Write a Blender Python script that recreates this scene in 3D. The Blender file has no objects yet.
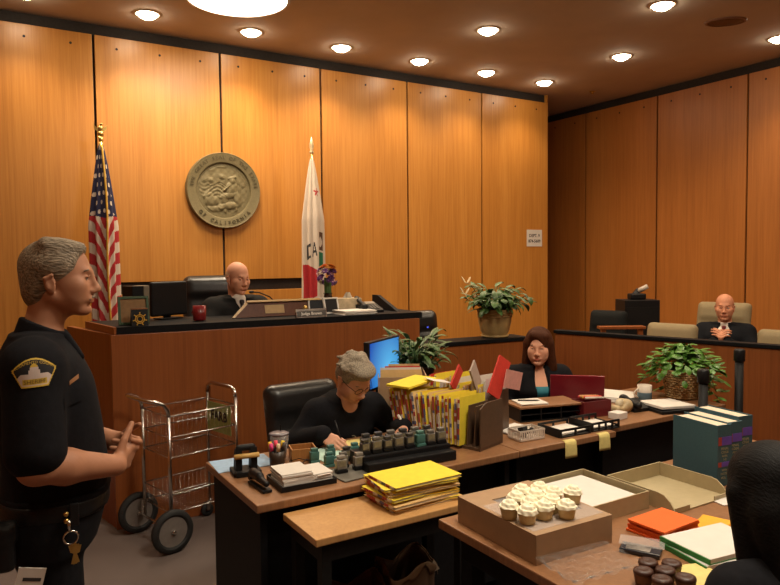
import bpy, bmesh, math, random
import numpy as np
from mathutils import Vector, Matrix, Euler
from mathutils.bvhtree import BVHTree
R = math.radians
pi = math.pi
rng = random.Random(7)
scene = bpy.context.scene
COL = scene.collection

# ------------------------------------------------------------------ materials
def mk(name, col, rough=.5, metal=0., var=.08, scale=40., bump=0., emit=0., emit_col=None, alpha=1., trans=0., stretch=(1, 1, 1), coat=0., spec=.5):
    m = bpy.data.materials.new(name); m.use_nodes = True
    nt = m.node_tree; b = nt.nodes['Principled BSDF']
    b.inputs['Roughness'].default_value = rough
    b.inputs['Metallic'].default_value = metal; b.inputs['Specular IOR Level'].default_value = spec
    b.inputs['Base Color'].default_value = (*col, 1)
    if trans: b.inputs['Transmission Weight'].default_value = trans
    if coat: b.inputs['Coat Weight'].default_value = coat
    if alpha < 1: b.inputs['Alpha'].default_value = alpha
    if emit:
        b.inputs['Emission Color'].default_value = (*(emit_col or col), 1)
        b.inputs['Emission Strength'].default_value = emit
    if var or bump:
        tc = nt.nodes.new('ShaderNodeTexCoord'); mp = nt.nodes.new('ShaderNodeMapping')
        mp.inputs['Scale'].default_value = stretch
        nt.links.new(tc.outputs['Object'], mp.inputs['Vector'])
        n = nt.nodes.new('ShaderNodeTexNoise'); n.inputs['Scale'].default_value = scale; n.inputs['Detail'].default_value = 4
        nt.links.new(mp.outputs['Vector'], n.inputs['Vector'])
        if var:
            cr = nt.nodes.new('ShaderNodeValToRGB')
            cr.color_ramp.elements[0].position = .3; cr.color_ramp.elements[1].position = .7
            cr.color_ramp.elements[0].color = (*[max(0, c * (1 - var)) for c in col], 1)
            cr.color_ramp.elements[1].color = (*[min(1, c * (1 + var)) for c in col], 1)
            nt.links.new(n.outputs['Fac'], cr.inputs['Fac']); nt.links.new(cr.outputs['Color'], b.inputs['Base Color'])
        if bump:
            bp = nt.nodes.new('ShaderNodeBump'); bp.inputs['Strength'].default_value = bump; bp.inputs['Distance'].default_value = .01
            nt.links.new(n.outputs['Fac'], bp.inputs['Height']); nt.links.new(bp.outputs['Normal'], b.inputs['Normal'])
    return m

def wood(name, dark, mid, light, rough=.4, grain=1., spec=.5):
    """vertical-grain veneer: fine stretched noise and broad soft figure"""
    m = bpy.data.materials.new(name); m.use_nodes = True
    nt = m.node_tree; b = nt.nodes['Principled BSDF']; L = nt.links.new
    b.inputs['Roughness'].default_value = rough
    b.inputs['Specular IOR Level'].default_value = spec
    tc = nt.nodes.new('ShaderNodeTexCoord')
    def noise(sc, s, d):
        mp = nt.nodes.new('ShaderNodeMapping'); mp.inputs['Scale'].default_value = sc
        L(tc.outputs['Object'], mp.inputs['Vector'])
        n = nt.nodes.new('ShaderNodeTexNoise'); n.inputs['Scale'].default_value = s; n.inputs['Detail'].default_value = d
        n.inputs['Distortion'].default_value = .4
        L(mp.outputs['Vector'], n.inputs['Vector']); return n
    a = noise((14 * grain, 14 * grain, .35 * grain), 4, 6); c = noise((3 * grain, 3 * grain, .25 * grain), 2, 3); e = noise((60 * grain, 60 * grain, 1.2 * grain), 4, 2)
    mx = nt.nodes.new('ShaderNodeMix'); mx.data_type = 'FLOAT'; mx.inputs[0].default_value = .45
    L(a.outputs['Fac'], mx.inputs[2]); L(c.outputs['Fac'], mx.inputs[3])
    mx2 = nt.nodes.new('ShaderNodeMix'); mx2.data_type = 'FLOAT'; mx2.inputs[0].default_value = .25
    L(mx.outputs[0], mx2.inputs[2]); L(e.outputs['Fac'], mx2.inputs[3])
    cr = nt.nodes.new('ShaderNodeValToRGB'); el = cr.color_ramp.elements
    el[0].position = .34; el[0].color = (*dark, 1); el[1].position = .68; el[1].color = (*light, 1)
    k = el.new(.5); k.color = (*mid, 1)
    L(mx2.outputs[0], cr.inputs['Fac']); L(cr.outputs['Color'], b.inputs['Base Color'])
    return m

# ------------------------------------------------------------------ mesh builder
class MB:
    def __init__(s): s.v = []; s.f = []; s.mi = []; s.cur = 0
    def add(s, vs, fs, mi=None):
        o = len(s.v); s.v += [tuple(p) for p in vs]
        for f in fs: s.f.append(tuple(i + o for i in f)); s.mi.append(s.cur if mi is None else mi)
        return s
    def box(s, c, d, rot=None, bev=0., taper=None):
        bm = bmesh.new(); bmesh.ops.create_cube(bm, size=1)
        for v in bm.verts:
            t = 1.
            if taper and v.co.z > 0: t = taper
            v.co = Vector((v.co.x * d[0] * t, v.co.y * d[1] * t, v.co.z * d[2]))
        if bev:
            bmesh.ops.bevel(bm, geom=bm.edges[:], offset=min(bev, min(d) * .49), segments=2, affect='EDGES', profile=.6)
        M = Euler(rot).to_matrix() if rot is not None and not isinstance(rot, Matrix) else (rot or Matrix.Identity(3))
        bm.verts.index_update()
        s.add([M @ v.co + Vector(c) for v in bm.verts], [[v.index for v in f.verts] for f in bm.faces]); bm.free(); return s
    def bx(s, x0, x1, y0, y1, z0, z1, bev=0.):
        return s.box(((x0 + x1) / 2, (y0 + y1) / 2, (z0 + z1) / 2), (abs(x1 - x0), abs(y1 - y0), abs(z1 - z0)), None, bev)
    def tube(s, path, r, seg=10, close=False, cap=True):
        P = [Vector(p) for p in path]; n = len(P)
        rs = r if isinstance(r, (list, tuple)) else [r] * n
        vs = []; fs = []
        up = None
        for i, p in enumerate(P):
            if close: t = (P[(i + 1) % n] - P[i - 1]).normalized()
            else: t = (P[min(i + 1, n - 1)] - P[max(i - 1, 0)]).normalized()
            if up is None:
                up = Vector((0, 0, 1)) if abs(t.z) < .9 else Vector((1, 0, 0))
            a = t.cross(up).normalized(); b = a.cross(t).normalized(); up = b
            for k in range(seg):
                an = 2 * pi * k / seg
                vs.append(p + (a * math.cos(an) + b * math.sin(an)) * rs[i])
        m = n if close else n - 1
        for i in range(m):
            j = (i + 1) % n
            for k in range(seg):
                l = (k + 1) % seg
                fs.append((i * seg + k, i * seg + l, j * seg + l, j * seg + k))
        if not close and cap:
            fs.append(tuple(range(seg))[::-1]); fs.append(tuple((n - 1) * seg + k for k in range(seg)))
        return s.add(vs, fs)
    def cyl(s, p0, p1, r0, r1=None, seg=20):
        return s.tube([p0, p1], [r0, r0 if r1 is None else r1], seg)
    def lathe(s, prof, c=(0, 0, 0), seg=28, M=None, cap=True):
        vs = []; fs = []; n = len(prof); c = Vector(c)
        for (r, z) in prof:
            for k in range(seg):
                a = 2 * pi * k / seg; p = Vector((r * math.cos(a), r * math.sin(a), z))
                vs.append((M @ p if M else p) + c)
        for i in range(n - 1):
            for k in range(seg):
                l = (k + 1) % seg
                fs.append((i * seg + k, i * seg + l, (i + 1) * seg + l, (i + 1) * seg + k))
        if cap:
            if prof[0][0] > 1e-5: fs.append(tuple(range(seg))[::-1])
            if prof[-1][0] > 1e-5: fs.append(tuple((n - 1) * seg + k for k in range(seg)))
        return s.add(vs, fs)
    def prism(s, poly, z0, z1, M=None, c=(0, 0, 0)):
        n = len(poly); c = Vector(c)
        ar = sum(poly[i][0] * poly[(i + 1) % n][1] - poly[(i + 1) % n][0] * poly[i][1] for i in range(n))
        if ar < 0: poly = list(poly)[::-1]
        vs = [Vector((x, y, z0)) for x, y in poly] + [Vector((x, y, z1)) for x, y in poly]
        vs = [(M @ p if M else p) + c for p in vs]
        fs = [tuple(range(n))[::-1], tuple(range(n, 2 * n))] + [(i, (i + 1) % n, n + (i + 1) % n, n + i) for i in range(n)]
        return s.add(vs, fs)
    def sph(s, c, r, seg=16, rings=10, M=None):
        if not isinstance(r, (tuple, list)): r = (r, r, r)
        vs = []; fs = []; c = Vector(c)
        for i in range(rings + 1):
            th = pi * i / rings
            for k in range(seg):
                a = 2 * pi * k / seg
                p = Vector((r[0] * math.sin(th) * math.cos(a), r[1] * math.sin(th) * math.sin(a), r[2] * math.cos(th)))
                vs.append((M @ p if M else p) + c)
        for i in range(rings):
            for k in range(seg):
                l = (k + 1) % seg
                fs.append((i * seg + k, (i + 1) * seg + k, (i + 1) * seg + l, i * seg + l))
        return s.add(vs, fs)
    def grid(s, fn, nu, nv, closeu=False, mif=None):
        """fn(u,v) u,v in 0..1"""
        vs = [fn(i / (nu if closeu else nu - 1), j / (nv - 1)) for j in range(nv) for i in range(nu)]
        fs = []; o = len(s.v); s.v += [tuple(p) for p in vs]
        for j in range(nv - 1):
            for i in range(nu if closeu else nu - 1):
                k = (i + 1) % nu
                s.f.append((o + j * nu + i, o + j * nu + k, o + (j + 1) * nu + k, o + (j + 1) * nu + i))
                s.mi.append(mif((i + .5) / (nu if closeu else nu - 1), (j + .5) / (nv - 1)) if mif else s.cur)
        return s

def obj(name, mb, mat, parent=None, smooth=False, loc=None, rot=None, weld=False):
    if isinstance(mb, MB): V, Fc, MI = mb.v, mb.f, mb.mi
    else: V, Fc, MI = mb[0], mb[1], (mb[2] if len(mb) > 2 else None)
    me = bpy.data.meshes.new(name)
    me.from_pydata(V if isinstance(V, list) else V.tolist(), [], Fc if isinstance(Fc, list) else Fc.tolist())
    for m in (mat if isinstance(mat, (list, tuple)) else [mat]): me.materials.append(m)
    if MI is not None and len(me.materials) > 1: me.polygons.foreach_set('material_index', np.asarray(MI, dtype=np.int32))
    if smooth is True: me.polygons.foreach_set('use_smooth', [True] * len(me.polygons))
    me.update()
    if smooth and smooth is not True:
        me.polygons.foreach_set('use_smooth', [True] * len(me.polygons))
        me.set_sharp_from_angle(angle=R(smooth))
    o = bpy.data.objects.new(name, me); COL.objects.link(o)
    if parent: o.parent = parent
    if loc is not None: o.location = loc
    if rot is not None: o.rotation_euler = rot
    return o

def tag(o, label, cat, group=None, kind=None):
    o['label'] = label; o['category'] = cat
    if group: o['group'] = group
    if kind: o['kind'] = kind
    return o
def thing(name, label, cat, loc=(0, 0, 0), rz=0, group=None, rot=None):
    o = bpy.data.objects.new(name, None); COL.objects.link(o)
    o.location = loc; o.rotation_euler = rot if rot is not None else (0, 0, rz); o.empty_display_size = .05
    return tag(o, label, cat, group)
def struct(name, mb, mat, parent=None, smooth=False, **k):
    o = obj(name, mb, mat, parent, smooth, **k)
    if parent is None: o['kind'] = 'structure'
    return o
def copytree(o, parent=None):
    c = o.copy(); COL.objects.link(c)
    if parent: c.parent = parent
    for ch in [x for x in COL.objects if x.parent == o]: copytree(ch, c)
    return c
def dup(o, loc, rz, label, group=None):
    c = copytree(o); c.location = loc; c.rotation_euler = (0, 0, rz); c['label'] = label
    if group: c['group'] = group
    return c
def ordn(i): return ['first', 'second', 'third', 'fourth', 'fifth', 'sixth', 'seventh', 'eighth', 'ninth', 'tenth', 'eleventh', 'twelfth', 'thirteenth', 'fourteenth', 'fifteenth', 'sixteenth', 'seventeenth', 'eighteenth', 'nineteenth', 'twentieth'][i]

def text_mesh(body, size=1., ext=0., align='CENTER', bold=0.):
    cu = bpy.data.curves.new('lettering', 'FONT'); cu.body = body; cu.size = size; cu.align_x = align; cu.align_y = 'CENTER'; cu.extrude = ext; cu.offset = bold
    cu.resolution_u = 2
    o = bpy.data.objects.new('lettering', cu); COL.objects.link(o)
    dg = bpy.context.evaluated_depsgraph_get(); dg.update()
    me = bpy.data.meshes.new_from_object(o.evaluated_get(dg))
    V = [v.co.copy() for v in me.vertices]; Fc = [tuple(p.vertices) for p in me.polygons]
    bpy.data.objects.remove(o); bpy.data.curves.remove(cu); bpy.data.meshes.remove(me)
    return V, Fc
def text_on(body, M, size, ext=.0005, bold=0.):
    """M maps text plane (x right, y up, z out) into the parent frame"""
    V, Fc = text_mesh(body, size, ext, bold=bold)
    mb = MB(); mb.add([M @ p for p in V], Fc); return mb
def frame(o, x, y):
    x = Vector(x).normalized(); y = Vector(y); y = (y - x * y.dot(x)).normalized(); z = x.cross(y)
    return Matrix(((x.x, y.x, z.x, o[0]), (x.y, y.y, z.y, o[1]), (x.z, y.z, z.z, o[2]), (0, 0, 0, 1)))

# ------------------------------------------------------------------ soft bodies from distance fields
class SDF:
    def __init__(s): s.ops = []; s.M = np.eye(4)
    def _add(s, kind, fn, lo, hi, k, mode='u'):
        c = np.array([[x, y, z, 1] for x in (lo[0], hi[0]) for y in (lo[1], hi[1]) for z in (lo[2], hi[2])]) @ s.M.T
        s.ops.append((mode, fn, c[:, :3].min(0), c[:, :3].max(0), k, np.linalg.inv(s.M))); return s
    def ell(s, c, r, k=.02, mode='u', rot=None):
        c = np.array(c, float); r = np.array(r if hasattr(r, '__len__') else (r,) * 3, float)
        if rot is not None:
            Rm = np.array(Euler(rot).to_matrix())
        def fn(X, Y, Z):
            x, y, z = X - c[0], Y - c[1], Z - c[2]
            if rot is not None: x, y, z = [Rm[0, i] * x + Rm[1, i] * y + Rm[2, i] * z for i in range(3)]
            k0 = np.sqrt((x / r[0]) ** 2 + (y / r[1]) ** 2 + (z / r[2]) ** 2)
            k1 = np.sqrt((x / r[0] ** 2) ** 2 + (y / r[1] ** 2) ** 2 + (z / r[2] ** 2) ** 2) + 1e-9
            return k0 * (k0 - 1) / k1
        m = np.full(3, r.max()) if rot is not None else r
        return s._add('e', fn, c - m, c + m, k, mode)
    def cap(s, a, b, ra, rb=None, k=.02, mode='u', sq=None):
        a = np.array(a, float); b = np.array(b, float); rb = ra if rb is None else rb
        d = b - a; dd = d @ d + 1e-12
        def fn(X, Y, Z):
            x, y, z = X - a[0], Y - a[1], Z - a[2]
            h = np.clip((x * d[0] + y * d[1] + z * d[2]) / dd, 0, 1)
            return np.sqrt((x - h * d[0]) ** 2 + (y - h * d[1]) ** 2 + (z - h * d[2]) ** 2) - (ra + (rb - ra) * h)
        r = max(ra, rb)
        return s._add('c', fn, np.minimum(a, b) - r, np.maximum(a, b) + r, k, mode)
    def box(s, c, h, rd=.01, k=.01, mode='u', rot=None):
        c = np.array(c, float); h = np.array(h, float) - rd
        Rm = np.array(Euler(rot).to_matrix()) if rot is not None else None
        def fn(X, Y, Z):
            x, y, z = X - c[0], Y - c[1], Z - c[2]
            if Rm is not None: x, y, z = [Rm[0, i] * x + Rm[1, i] * y + Rm[2, i] * z for i in range(3)]
            q = [np.abs(x) - h[0], np.abs(y) - h[1], np.abs(z) - h[2]]
            return np.sqrt(np.maximum(q[0], 0) ** 2 + np.maximum(q[1], 0) ** 2 + np.maximum(q[2], 0) ** 2) + np.minimum(np.maximum(np.maximum(q[0], q[1]), q[2]), 0) - rd
        m = h + rd if Rm is None else np.full(3, np.linalg.norm(h + rd))
        return s._add('b', fn, c - m, c + m, k, mode)
    def stack(s, lv, k=.03, off=0., pw=2.4):
        """lv: list of (z, cx, cy, rx, ry) horizontal super-ellipse sections"""
        a = np.array(sorted(lv), float)
        def fn(X, Y, Z):
            g = lambda i: np.interp(Z, a[:, 0], a[:, i])
            rx, ry = g(3) + off, g(4) + off
            q = (np.abs((X - g(1)) / rx) ** pw + np.abs((Y - g(2)) / ry) ** pw) ** (1 / pw)
            d = (q - 1) * np.minimum(rx, ry)
            dz = np.maximum(a[0, 0] - off - Z, Z - a[-1, 0] - off)
            return np.maximum(d, dz)
        lo = np.array([(a[:, 1] - a[:, 3]).min() - off, (a[:, 2] - a[:, 4]).min() - off, a[0, 0] - off]); hi = np.array([(a[:, 1] + a[:, 3]).max() + off, (a[:, 2] + a[:, 4]).max() + off, a[-1, 0] + off])
        return s._add('s', fn, lo, hi, k)
    def cut(s, n, p, k=.004, lo=(-2, -2, -2), hi=(2, 2, 3)):
        """remove the side the normal points to, inside lo..hi"""
        n = np.array(n, float); n /= np.linalg.norm(n); p = np.array(p, float)
        def fn(X, Y, Z): return -((X - p[0]) * n[0] + (Y - p[1]) * n[1] + (Z - p[2]) * n[2])
        return s._add('p', fn, np.array(lo, float), np.array(hi, float), k, 'd')
    def mesh(s, h=.006, fine=()):
        lo = np.min([o[2] for o in s.ops if o[0] == 'u'], 0) - 3 * h; hi = np.max([o[3] for o in s.ops if o[0] == 'u'], 0) + 3 * h
        ax = []
        for i in range(3):
            t = [lo[i]]
            while t[-1] < hi[i]:
                st = h
                for (a, b, hf) in fine:
                    if a[i] - h < t[-1] < b[i]: st = min(st, hf)
                t.append(t[-1] + st)
            ax.append(np.array(t))
        n = [len(a) for a in ax]
        Fd = np.full(n, 1., np.float32)
        for mode, fn, a, b, k, Mi in s.ops:
            pad = k + 2.5 * h
            sl = []
            for i in range(3):
                i0 = max(0, np.searchsorted(ax[i], a[i] - pad) - 1); i1 = min(n[i], np.searchsorted(ax[i], b[i] + pad) + 1)
                sl.append(slice(i0, i1))
            if any(q.stop <= q.start for q in sl): continue
            X, Y, Z = np.meshgrid(ax[0][sl[0]], ax[1][sl[1]], ax[2][sl[2]], indexing='ij')
            x = Mi[0, 0] * X + Mi[0, 1] * Y + Mi[0, 2] * Z + Mi[0, 3]; y = Mi[1, 0] * X + Mi[1, 1] * Y + Mi[1, 2] * Z + Mi[1, 3]; z = Mi[2, 0] * X + Mi[2, 1] * Y + Mi[2, 2] * Z + Mi[2, 3]
            d = fn(x, y, z); A = Fd[tuple(sl)]
            if mode == 'u':
                hh = np.maximum(k - np.abs(A - d), 0) / max(k, 1e-9); Fd[tuple(sl)] = np.minimum(A, d) - hh * hh * k / 4
            else:
                d = -d; hh = np.maximum(k - np.abs(A - d), 0) / max(k, 1e-9); Fd[tuple(sl)] = np.maximum(A, d) + hh * hh * k / 4
        S = Fd < 0
        c = sum(S[i:n[0] - 1 + i, j:n[1] - 1 + j, l:n[2] - 1 + l].astype(np.int8) for i in (0, 1) for j in (0, 1) for l in (0, 1))
        act = (c > 0) & (c < 8); I = np.argwhere(act)
        idx = np.full(act.shape, -1, np.int64); idx[act] = np.arange(len(I))
        cor = {(i, j, l): Fd[I[:, 0] + i, I[:, 1] + j, I[:, 2] + l] for i in (0, 1) for j in (0, 1) for l in (0, 1)}
        acc = np.zeros((len(I), 3)); cnt = np.zeros(len(I))
        for a in range(3):
            o1, o2 = [q for q in range(3) if q != a]
            for u in (0, 1):
                for w in (0, 1):
                    p = [0, 0, 0]; p[o1] = u; p[o2] = w; q = list(p); q[a] = 1
                    f0, f1 = cor[tuple(p)], cor[tuple(q)]; m = (f0 < 0) != (f1 < 0)
                    t = np.where(m, f0 / np.where(m, f0 - f1, 1), 0)
                    pos = np.tile(np.array(p, float), (len(I), 1)); pos[:, a] = t
                    acc += pos * m[:, None]; cnt += m
        V = I + acc / cnt[:, None]
        V = np.stack([np.interp(V[:, i], np.arange(n[i]), ax[i]) for i in range(3)], 1)
        Q = []
        for a in range(3):
            b_, c_ = (a + 1) % 3, (a + 2) % 3
            s0 = [slice(None)] * 3; s1 = [slice(None)] * 3
            s0[a] = slice(0, n[a] - 1); s1[a] = slice(1, n[a])
            E = np.argwhere(S[tuple(s0)] != S[tuple(s1)])
            E = E[(E[:, b_] > 0) & (E[:, c_] > 0) & (E[:, b_] < n[b_] - 1) & (E[:, c_] < n[c_] - 1)]
            ins = S[E[:, 0], E[:, 1], E[:, 2]]
            def cell(db, dc):
                q = E.copy(); q[:, b_] += db; q[:, c_] += dc; return idx[q[:, 0], q[:, 1], q[:, 2]]
            f = np.stack([cell(-1, -1), cell(0, -1), cell(0, 0), cell(-1, 0)], 1)
            f[~ins] = f[~ins][:, ::-1]
            Q.append(f)
        Q = np.concatenate(Q); Q = Q[(Q >= 0).all(1)]
        return V, Q
def MT(loc, rz=0., ry=0., rx=0.):
    return np.array(Matrix.Translation(Vector(loc)) @ Matrix.Rotation(rz, 4, 'Z') @ Matrix.Rotation(ry, 4, 'Y') @ Matrix.Rotation(rx, 4, 'X'))
def project(mb, target, direction, off=.002):
    """lay the builder's vertices onto a target mesh (same frame) along a direction"""
    me = target.data
    bv = BVHTree.FromPolygons([v.co for v in me.vertices], [tuple(p.vertices) for p in me.polygons])
    d = Vector(direction).normalized(); out = []
    for p in mb.v:
        h = bv.ray_cast(Vector(p) - d * .5, d)
        out.append(tuple(h[0] - d * off) if h[0] is not None else p)
    mb.v = out; return mb
# ------------------------------------------------------------------ shared materials
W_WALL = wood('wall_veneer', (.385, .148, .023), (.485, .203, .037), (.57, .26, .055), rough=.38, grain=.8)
W_BENCH_DIM = wood('bench_veneer_dim', (.19, .052, .012), (.25, .072, .017), (.31, .095, .024), rough=.4)  # same wood as the wall, with the bench's dimmer light put into the colour
W_JURY_DIM = wood('jury_veneer_dim', (.33, .112, .020), (.41, .145, .028), (.48, .18, .038), rough=.42, grain=.8)  # wall wood again, darkened in colour to carry the jury side's weaker light
W_TOP = wood('desk_veneer', (.19, .085, .037), (.25, .118, .052), (.31, .155, .072), rough=.36)
W_TABLE = wood('table_veneer', (.42, .22, .08), (.50, .27, .10), (.58, .33, .13), rough=.36)
BLK = mk('black_laminate', (.007, .007, .008), .55, var=.2, spec=.12)
BLKM = mk('black_metal', (.009, .0085, .0085), .55, var=.2, spec=.2)
BLKP = mk('black_plastic', (.008, .008, .009), .45, var=.15, spec=.25)
DARK = mk('dark_backing', (.018, .012, .009), .8, var=.3)
CEIL = mk('ceiling_paint', (.47, .385, .315), .9, var=.05, scale=3, bump=.05)
CARPET = mk('carpet', (.15, .115, .102), .95, var=.35, scale=260, bump=.4)
CHROME = mk('chrome', (.55, .52, .48), .22, 1., var=.05)
BRASS = mk('brass', (.62, .42, .13), .32, 1., var=.1)
GOLD = mk('gold_thread', (.62, .36, .05), .5, .3, var=.2)
PAPER = mk('white_paper', (.64, .60, .55), .8, var=.03, scale=20)
INK = mk('dark_ink', (.03, .028, .03), .7, var=0)
BRONZE = mk('bronze', (.165, .135, .065), .6, .15, var=.12, scale=60, bump=.04)
LEATHER = mk('black_leather', (.012, .011, .011), .32, var=.2, scale=30, bump=.05)
BEIGE = mk('beige_upholstery', (.25, .195, .105), .8, var=.08, scale=200, bump=.1)
RUBBER = mk('rubber', (.012, .012, .012), .7, var=.2)
TRIMW = mk('fixture_trim', (.55, .45, .36), .5, var=.03)
LENS = mk('lit_lens', (1, .86, .62), .5, var=0, emit=55., emit_col=(1, .84, .60))
DISC = mk('lit_diffuser', (1, .9, .72), .5, var=0, emit=6., emit_col=(1, .84, .62))

# ------------------------------------------------------------------ the room
H = 3.79; TOPZ = 3.69; YB = 6.52; XJ = 7.35; XE = 6.42; YA = 8.2; XL = -2.2; YR = -2.6
struct('floor', MB().bx(XL - .1, XJ + .1, YR - .1, YA + .1, -.12, 0), CARPET)
struct('ceiling', MB().bx(XL - .1, XJ + .1, YR - .1, YA + .1, H, H + .1), CEIL)
wb = struct('wall_back', MB().bx(XL - .1, XE - .02, YB + .03, YB + .18, 0, H), DARK)
def panel(parent, x0, x1, z0, z1, axis, c, mat, plugs=True):
    g = .011
    m = MB()
    if axis == 'x':
        m.bx(x0 + g, x1 - g, c, c + .03, z0, z1, .003)
    else:
        m.bx(c, c + .03, x0 + g, x1 - g, z0, z1, .003)
    p = struct('wood_panel', m, mat, parent)
    if plugs:
        for t in (.17, .5, .83):
            q = x0 + (x1 - x0) * t; z = TOPZ - .10
            mm = MB()
            if axis == 'x': mm.cyl((q, c + .004, z), (q, c - .003, z), .011, .011, 10)
            else: mm.cyl((c + .004, q, z), (c - .003, q, z), .011, .011, 10)
            struct('screw_plug', mm, DARK, p)
    return p
seams = [-2.25, -1.18, -.105, .97, 2.10, 3.17, 4.25, 5.325, 6.405]
for i in range(8):
    a, b = seams[i], seams[i + 1]
    if a > .9 and b <= 3.2:
        panel(wb, a, b, 1.51, TOPZ, 'x', YB, W_WALL); panel(wb, a, b, .0, 1.40, 'x', YB, W_WALL, False)
    else: panel(wb, a, b, 0, TOPZ, 'x', YB, W_WALL)
# return of the partition and the dark alcove behind it
struct('wall_partition_end', MB().bx(XE - .03, XE, YB + .0, YA, 0, H), W_WALL)
struct('wall_alcove', MB().bx(XE - .1, XJ + .1, YA, YA + .1, 0, H), W_JURY_DIM)
wj = struct('wall_jury', MB().bx(XJ + .03, XJ + .18, YR, YA, 0, H), DARK)
ys = [7.895, 6.73, 5.565, 4.40, 3.235, 2.07, .905, -.26, -1.425, -2.59]
panel(wj, 7.895, 8.2, 0, TOPZ - .02, 'y', XJ, W_JURY_DIM, False)
for i in range(len(ys) - 1): panel(wj, ys[i + 1], ys[i], 0, TOPZ, 'y', XJ, W_JURY_DIM)
struct('wall_left', MB().bx(XL - .15, XL, YR, YB, 0, H), W_JURY_DIM)
struct('wall_rear', MB().bx(XL - .1, XJ, YR - .15, YR, 0, H), W_JURY_DIM)
# raised floors behind the bench and in the jury box
struct('floor_bench_platform', MB().bx(.78, 3.85, 4.75, YB - .02, 0, .4), CARPET)
struct('floor_jury_platform', MB().bx(5.15, XJ - .02, -1., 5.2, 0, .12), CARPET)

# ------------------------------------------------------------------ ceiling fixtures
def spot(name, loc, energy, size=R(125), blend=.9, col=(1, .77, .52), rad=.05, parent=None, rot=(0, 0, 0)):
    l = bpy.data.lights.new(name, 'SPOT'); l.energy = energy; l.spot_size = size; l.spot_blend = blend; l.color = col; l.shadow_soft_size = rad
    o = bpy.data.objects.new(name, l); COL.objects.link(o); o.location = loc; o.rotation_euler = rot
    if parent: o.parent = parent
    return o
def downlight(x, y, label, energy, group=None):
    t = thing('ceiling_downlight', label, 'ceiling light', (x, y, H), group=group)
    obj('trim_ring', MB().lathe([(.088, .0), (.088, -.008), (.106, -.008), (.112, 0)], cap=False), TRIMW, t, True)
    obj('lens', MB().lathe([(.0001, -.045), (.035, -.041), (.066, -.026), (.082, -.010), (.087, -.001)], cap=False), LENS, t, True)
    spot('lamp', (0, 0, -.07), energy, parent=t)
    return t
E_ROW, E_MID = 70, 66
for i, x in enumerate((1.335, 2.25, 3.18, 4.11, 5.02, 5.91)):
    downlight(x, 6.06, 'recessed ceiling downlight, %s from the left in the row along the seal wall' % ordn(i), E_ROW * (.95, 1.05, 1.0, .88, .74, .66)[i], 'downlights along the back wall')
downlight(.42, 6.06, 'recessed ceiling downlight above the far left wall panel, cut by the photo edge', E_ROW * .6, 'downlights along the back wall')
for x, y, lb in ((4.115, 4.94, 'recessed ceiling downlight in front of the third and fourth of the wall row'), (5.86, 4.88, 'recessed ceiling downlight nearest the corner of the jury wall'),
                 (4.98, 3.73, 'recessed ceiling downlight nearest the top edge, left of the ceiling vent'), (6.73, 3.72, 'recessed ceiling downlight closest to the jury wall at the right edge')):
    downlight(x, y, lb, E_MID, 'downlights over the jury side')
for x, y, lb in ((3.24, 2.5, 'recessed downlight over the right desk'), (1.5, 2.5, 'recessed downlight over the return table'), (5.0, 1.3, 'recessed downlight over the jury front'),
                 (3.24, .6, 'recessed downlight over the near table'), (1.5, .2, 'recessed downlight over the public side'), (-.4, 2.5, 'recessed downlight over the standing officer'), (6.73, 1.3, 'recessed downlight over the near jury seats'), (-.4, .2, 'recessed downlight over the entrance side')):
    downlight(x, y, lb, E_MID * .55, 'downlights over the well of the court')
def drum(x, y, label, energy, col=(1, .82, .60)):
    t = thing('ceiling_drum_light', label, 'ceiling light', (x, y, H), group='round drum ceiling lights')
    obj('rim', MB().lathe([(.40, 0), (.415, -.0), (.415, -.015), (.395, -.015)], seg=48, cap=False), TRIMW, t, True)
    obj('diffuser', MB().lathe([(.0001, -.036), (.15, -.034), (.28, -.030), (.36, -.024), (.395, -.015)], seg=48, cap=False), DISC, t, True)
    l = bpy.data.lights.new('lamp', 'AREA'); l.shape = 'DISK'; l.size = .8; l.energy = energy; l.color = col
    o = bpy.data.objects.new('lamp', l); COL.objects.link(o); o.location = (0, 0, -.12); o.parent = t
drum(1.87, 5.33, 'large round drum light on the ceiling over the judge', 38)
drum(1.9, 1.3, 'large round drum light on the ceiling over the near table', 66, (1, .90, .74))
drum(5.0, 2.2, 'large round drum light on the ceiling over the jury rail', 28)
t = thing('ceiling_vent', 'oval dark air vent in the ceiling near the jury wall', 'vent', (5.82, 3.70, H), R(-41))
obj('grille', MB().lathe([(.0001, -.012), (.07, -.012), (.12, -.008), (.125, 0)], M=Matrix.Diagonal((1.2, .8, 1)), cap=False), mk('vent_brown', (.10, .045, .025), .5), t, True)
obj('rim', MB().lathe([(.125, 0), (.13, -.014), (.145, -.012), (.15, 0)], M=Matrix.Diagonal((1.2, .8, 1)), cap=False), mk('vent_rim', (.2, .1, .06), .5), t, True)
t = thing('ceiling_sprinkler', 'small brass sprinkler head in the ceiling near the wall corner', 'sprinkler', (6.78, 6.10, H))
obj('escutcheon', MB().lathe([(.0001, -.008), (.03, -.008), (.04, 0)], cap=False), BRASS, t, True)
obj('nozzle', MB().cyl((0, 0, -.006), (0, 0, -.03), .01, .018, 12), BRASS, t)

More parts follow.
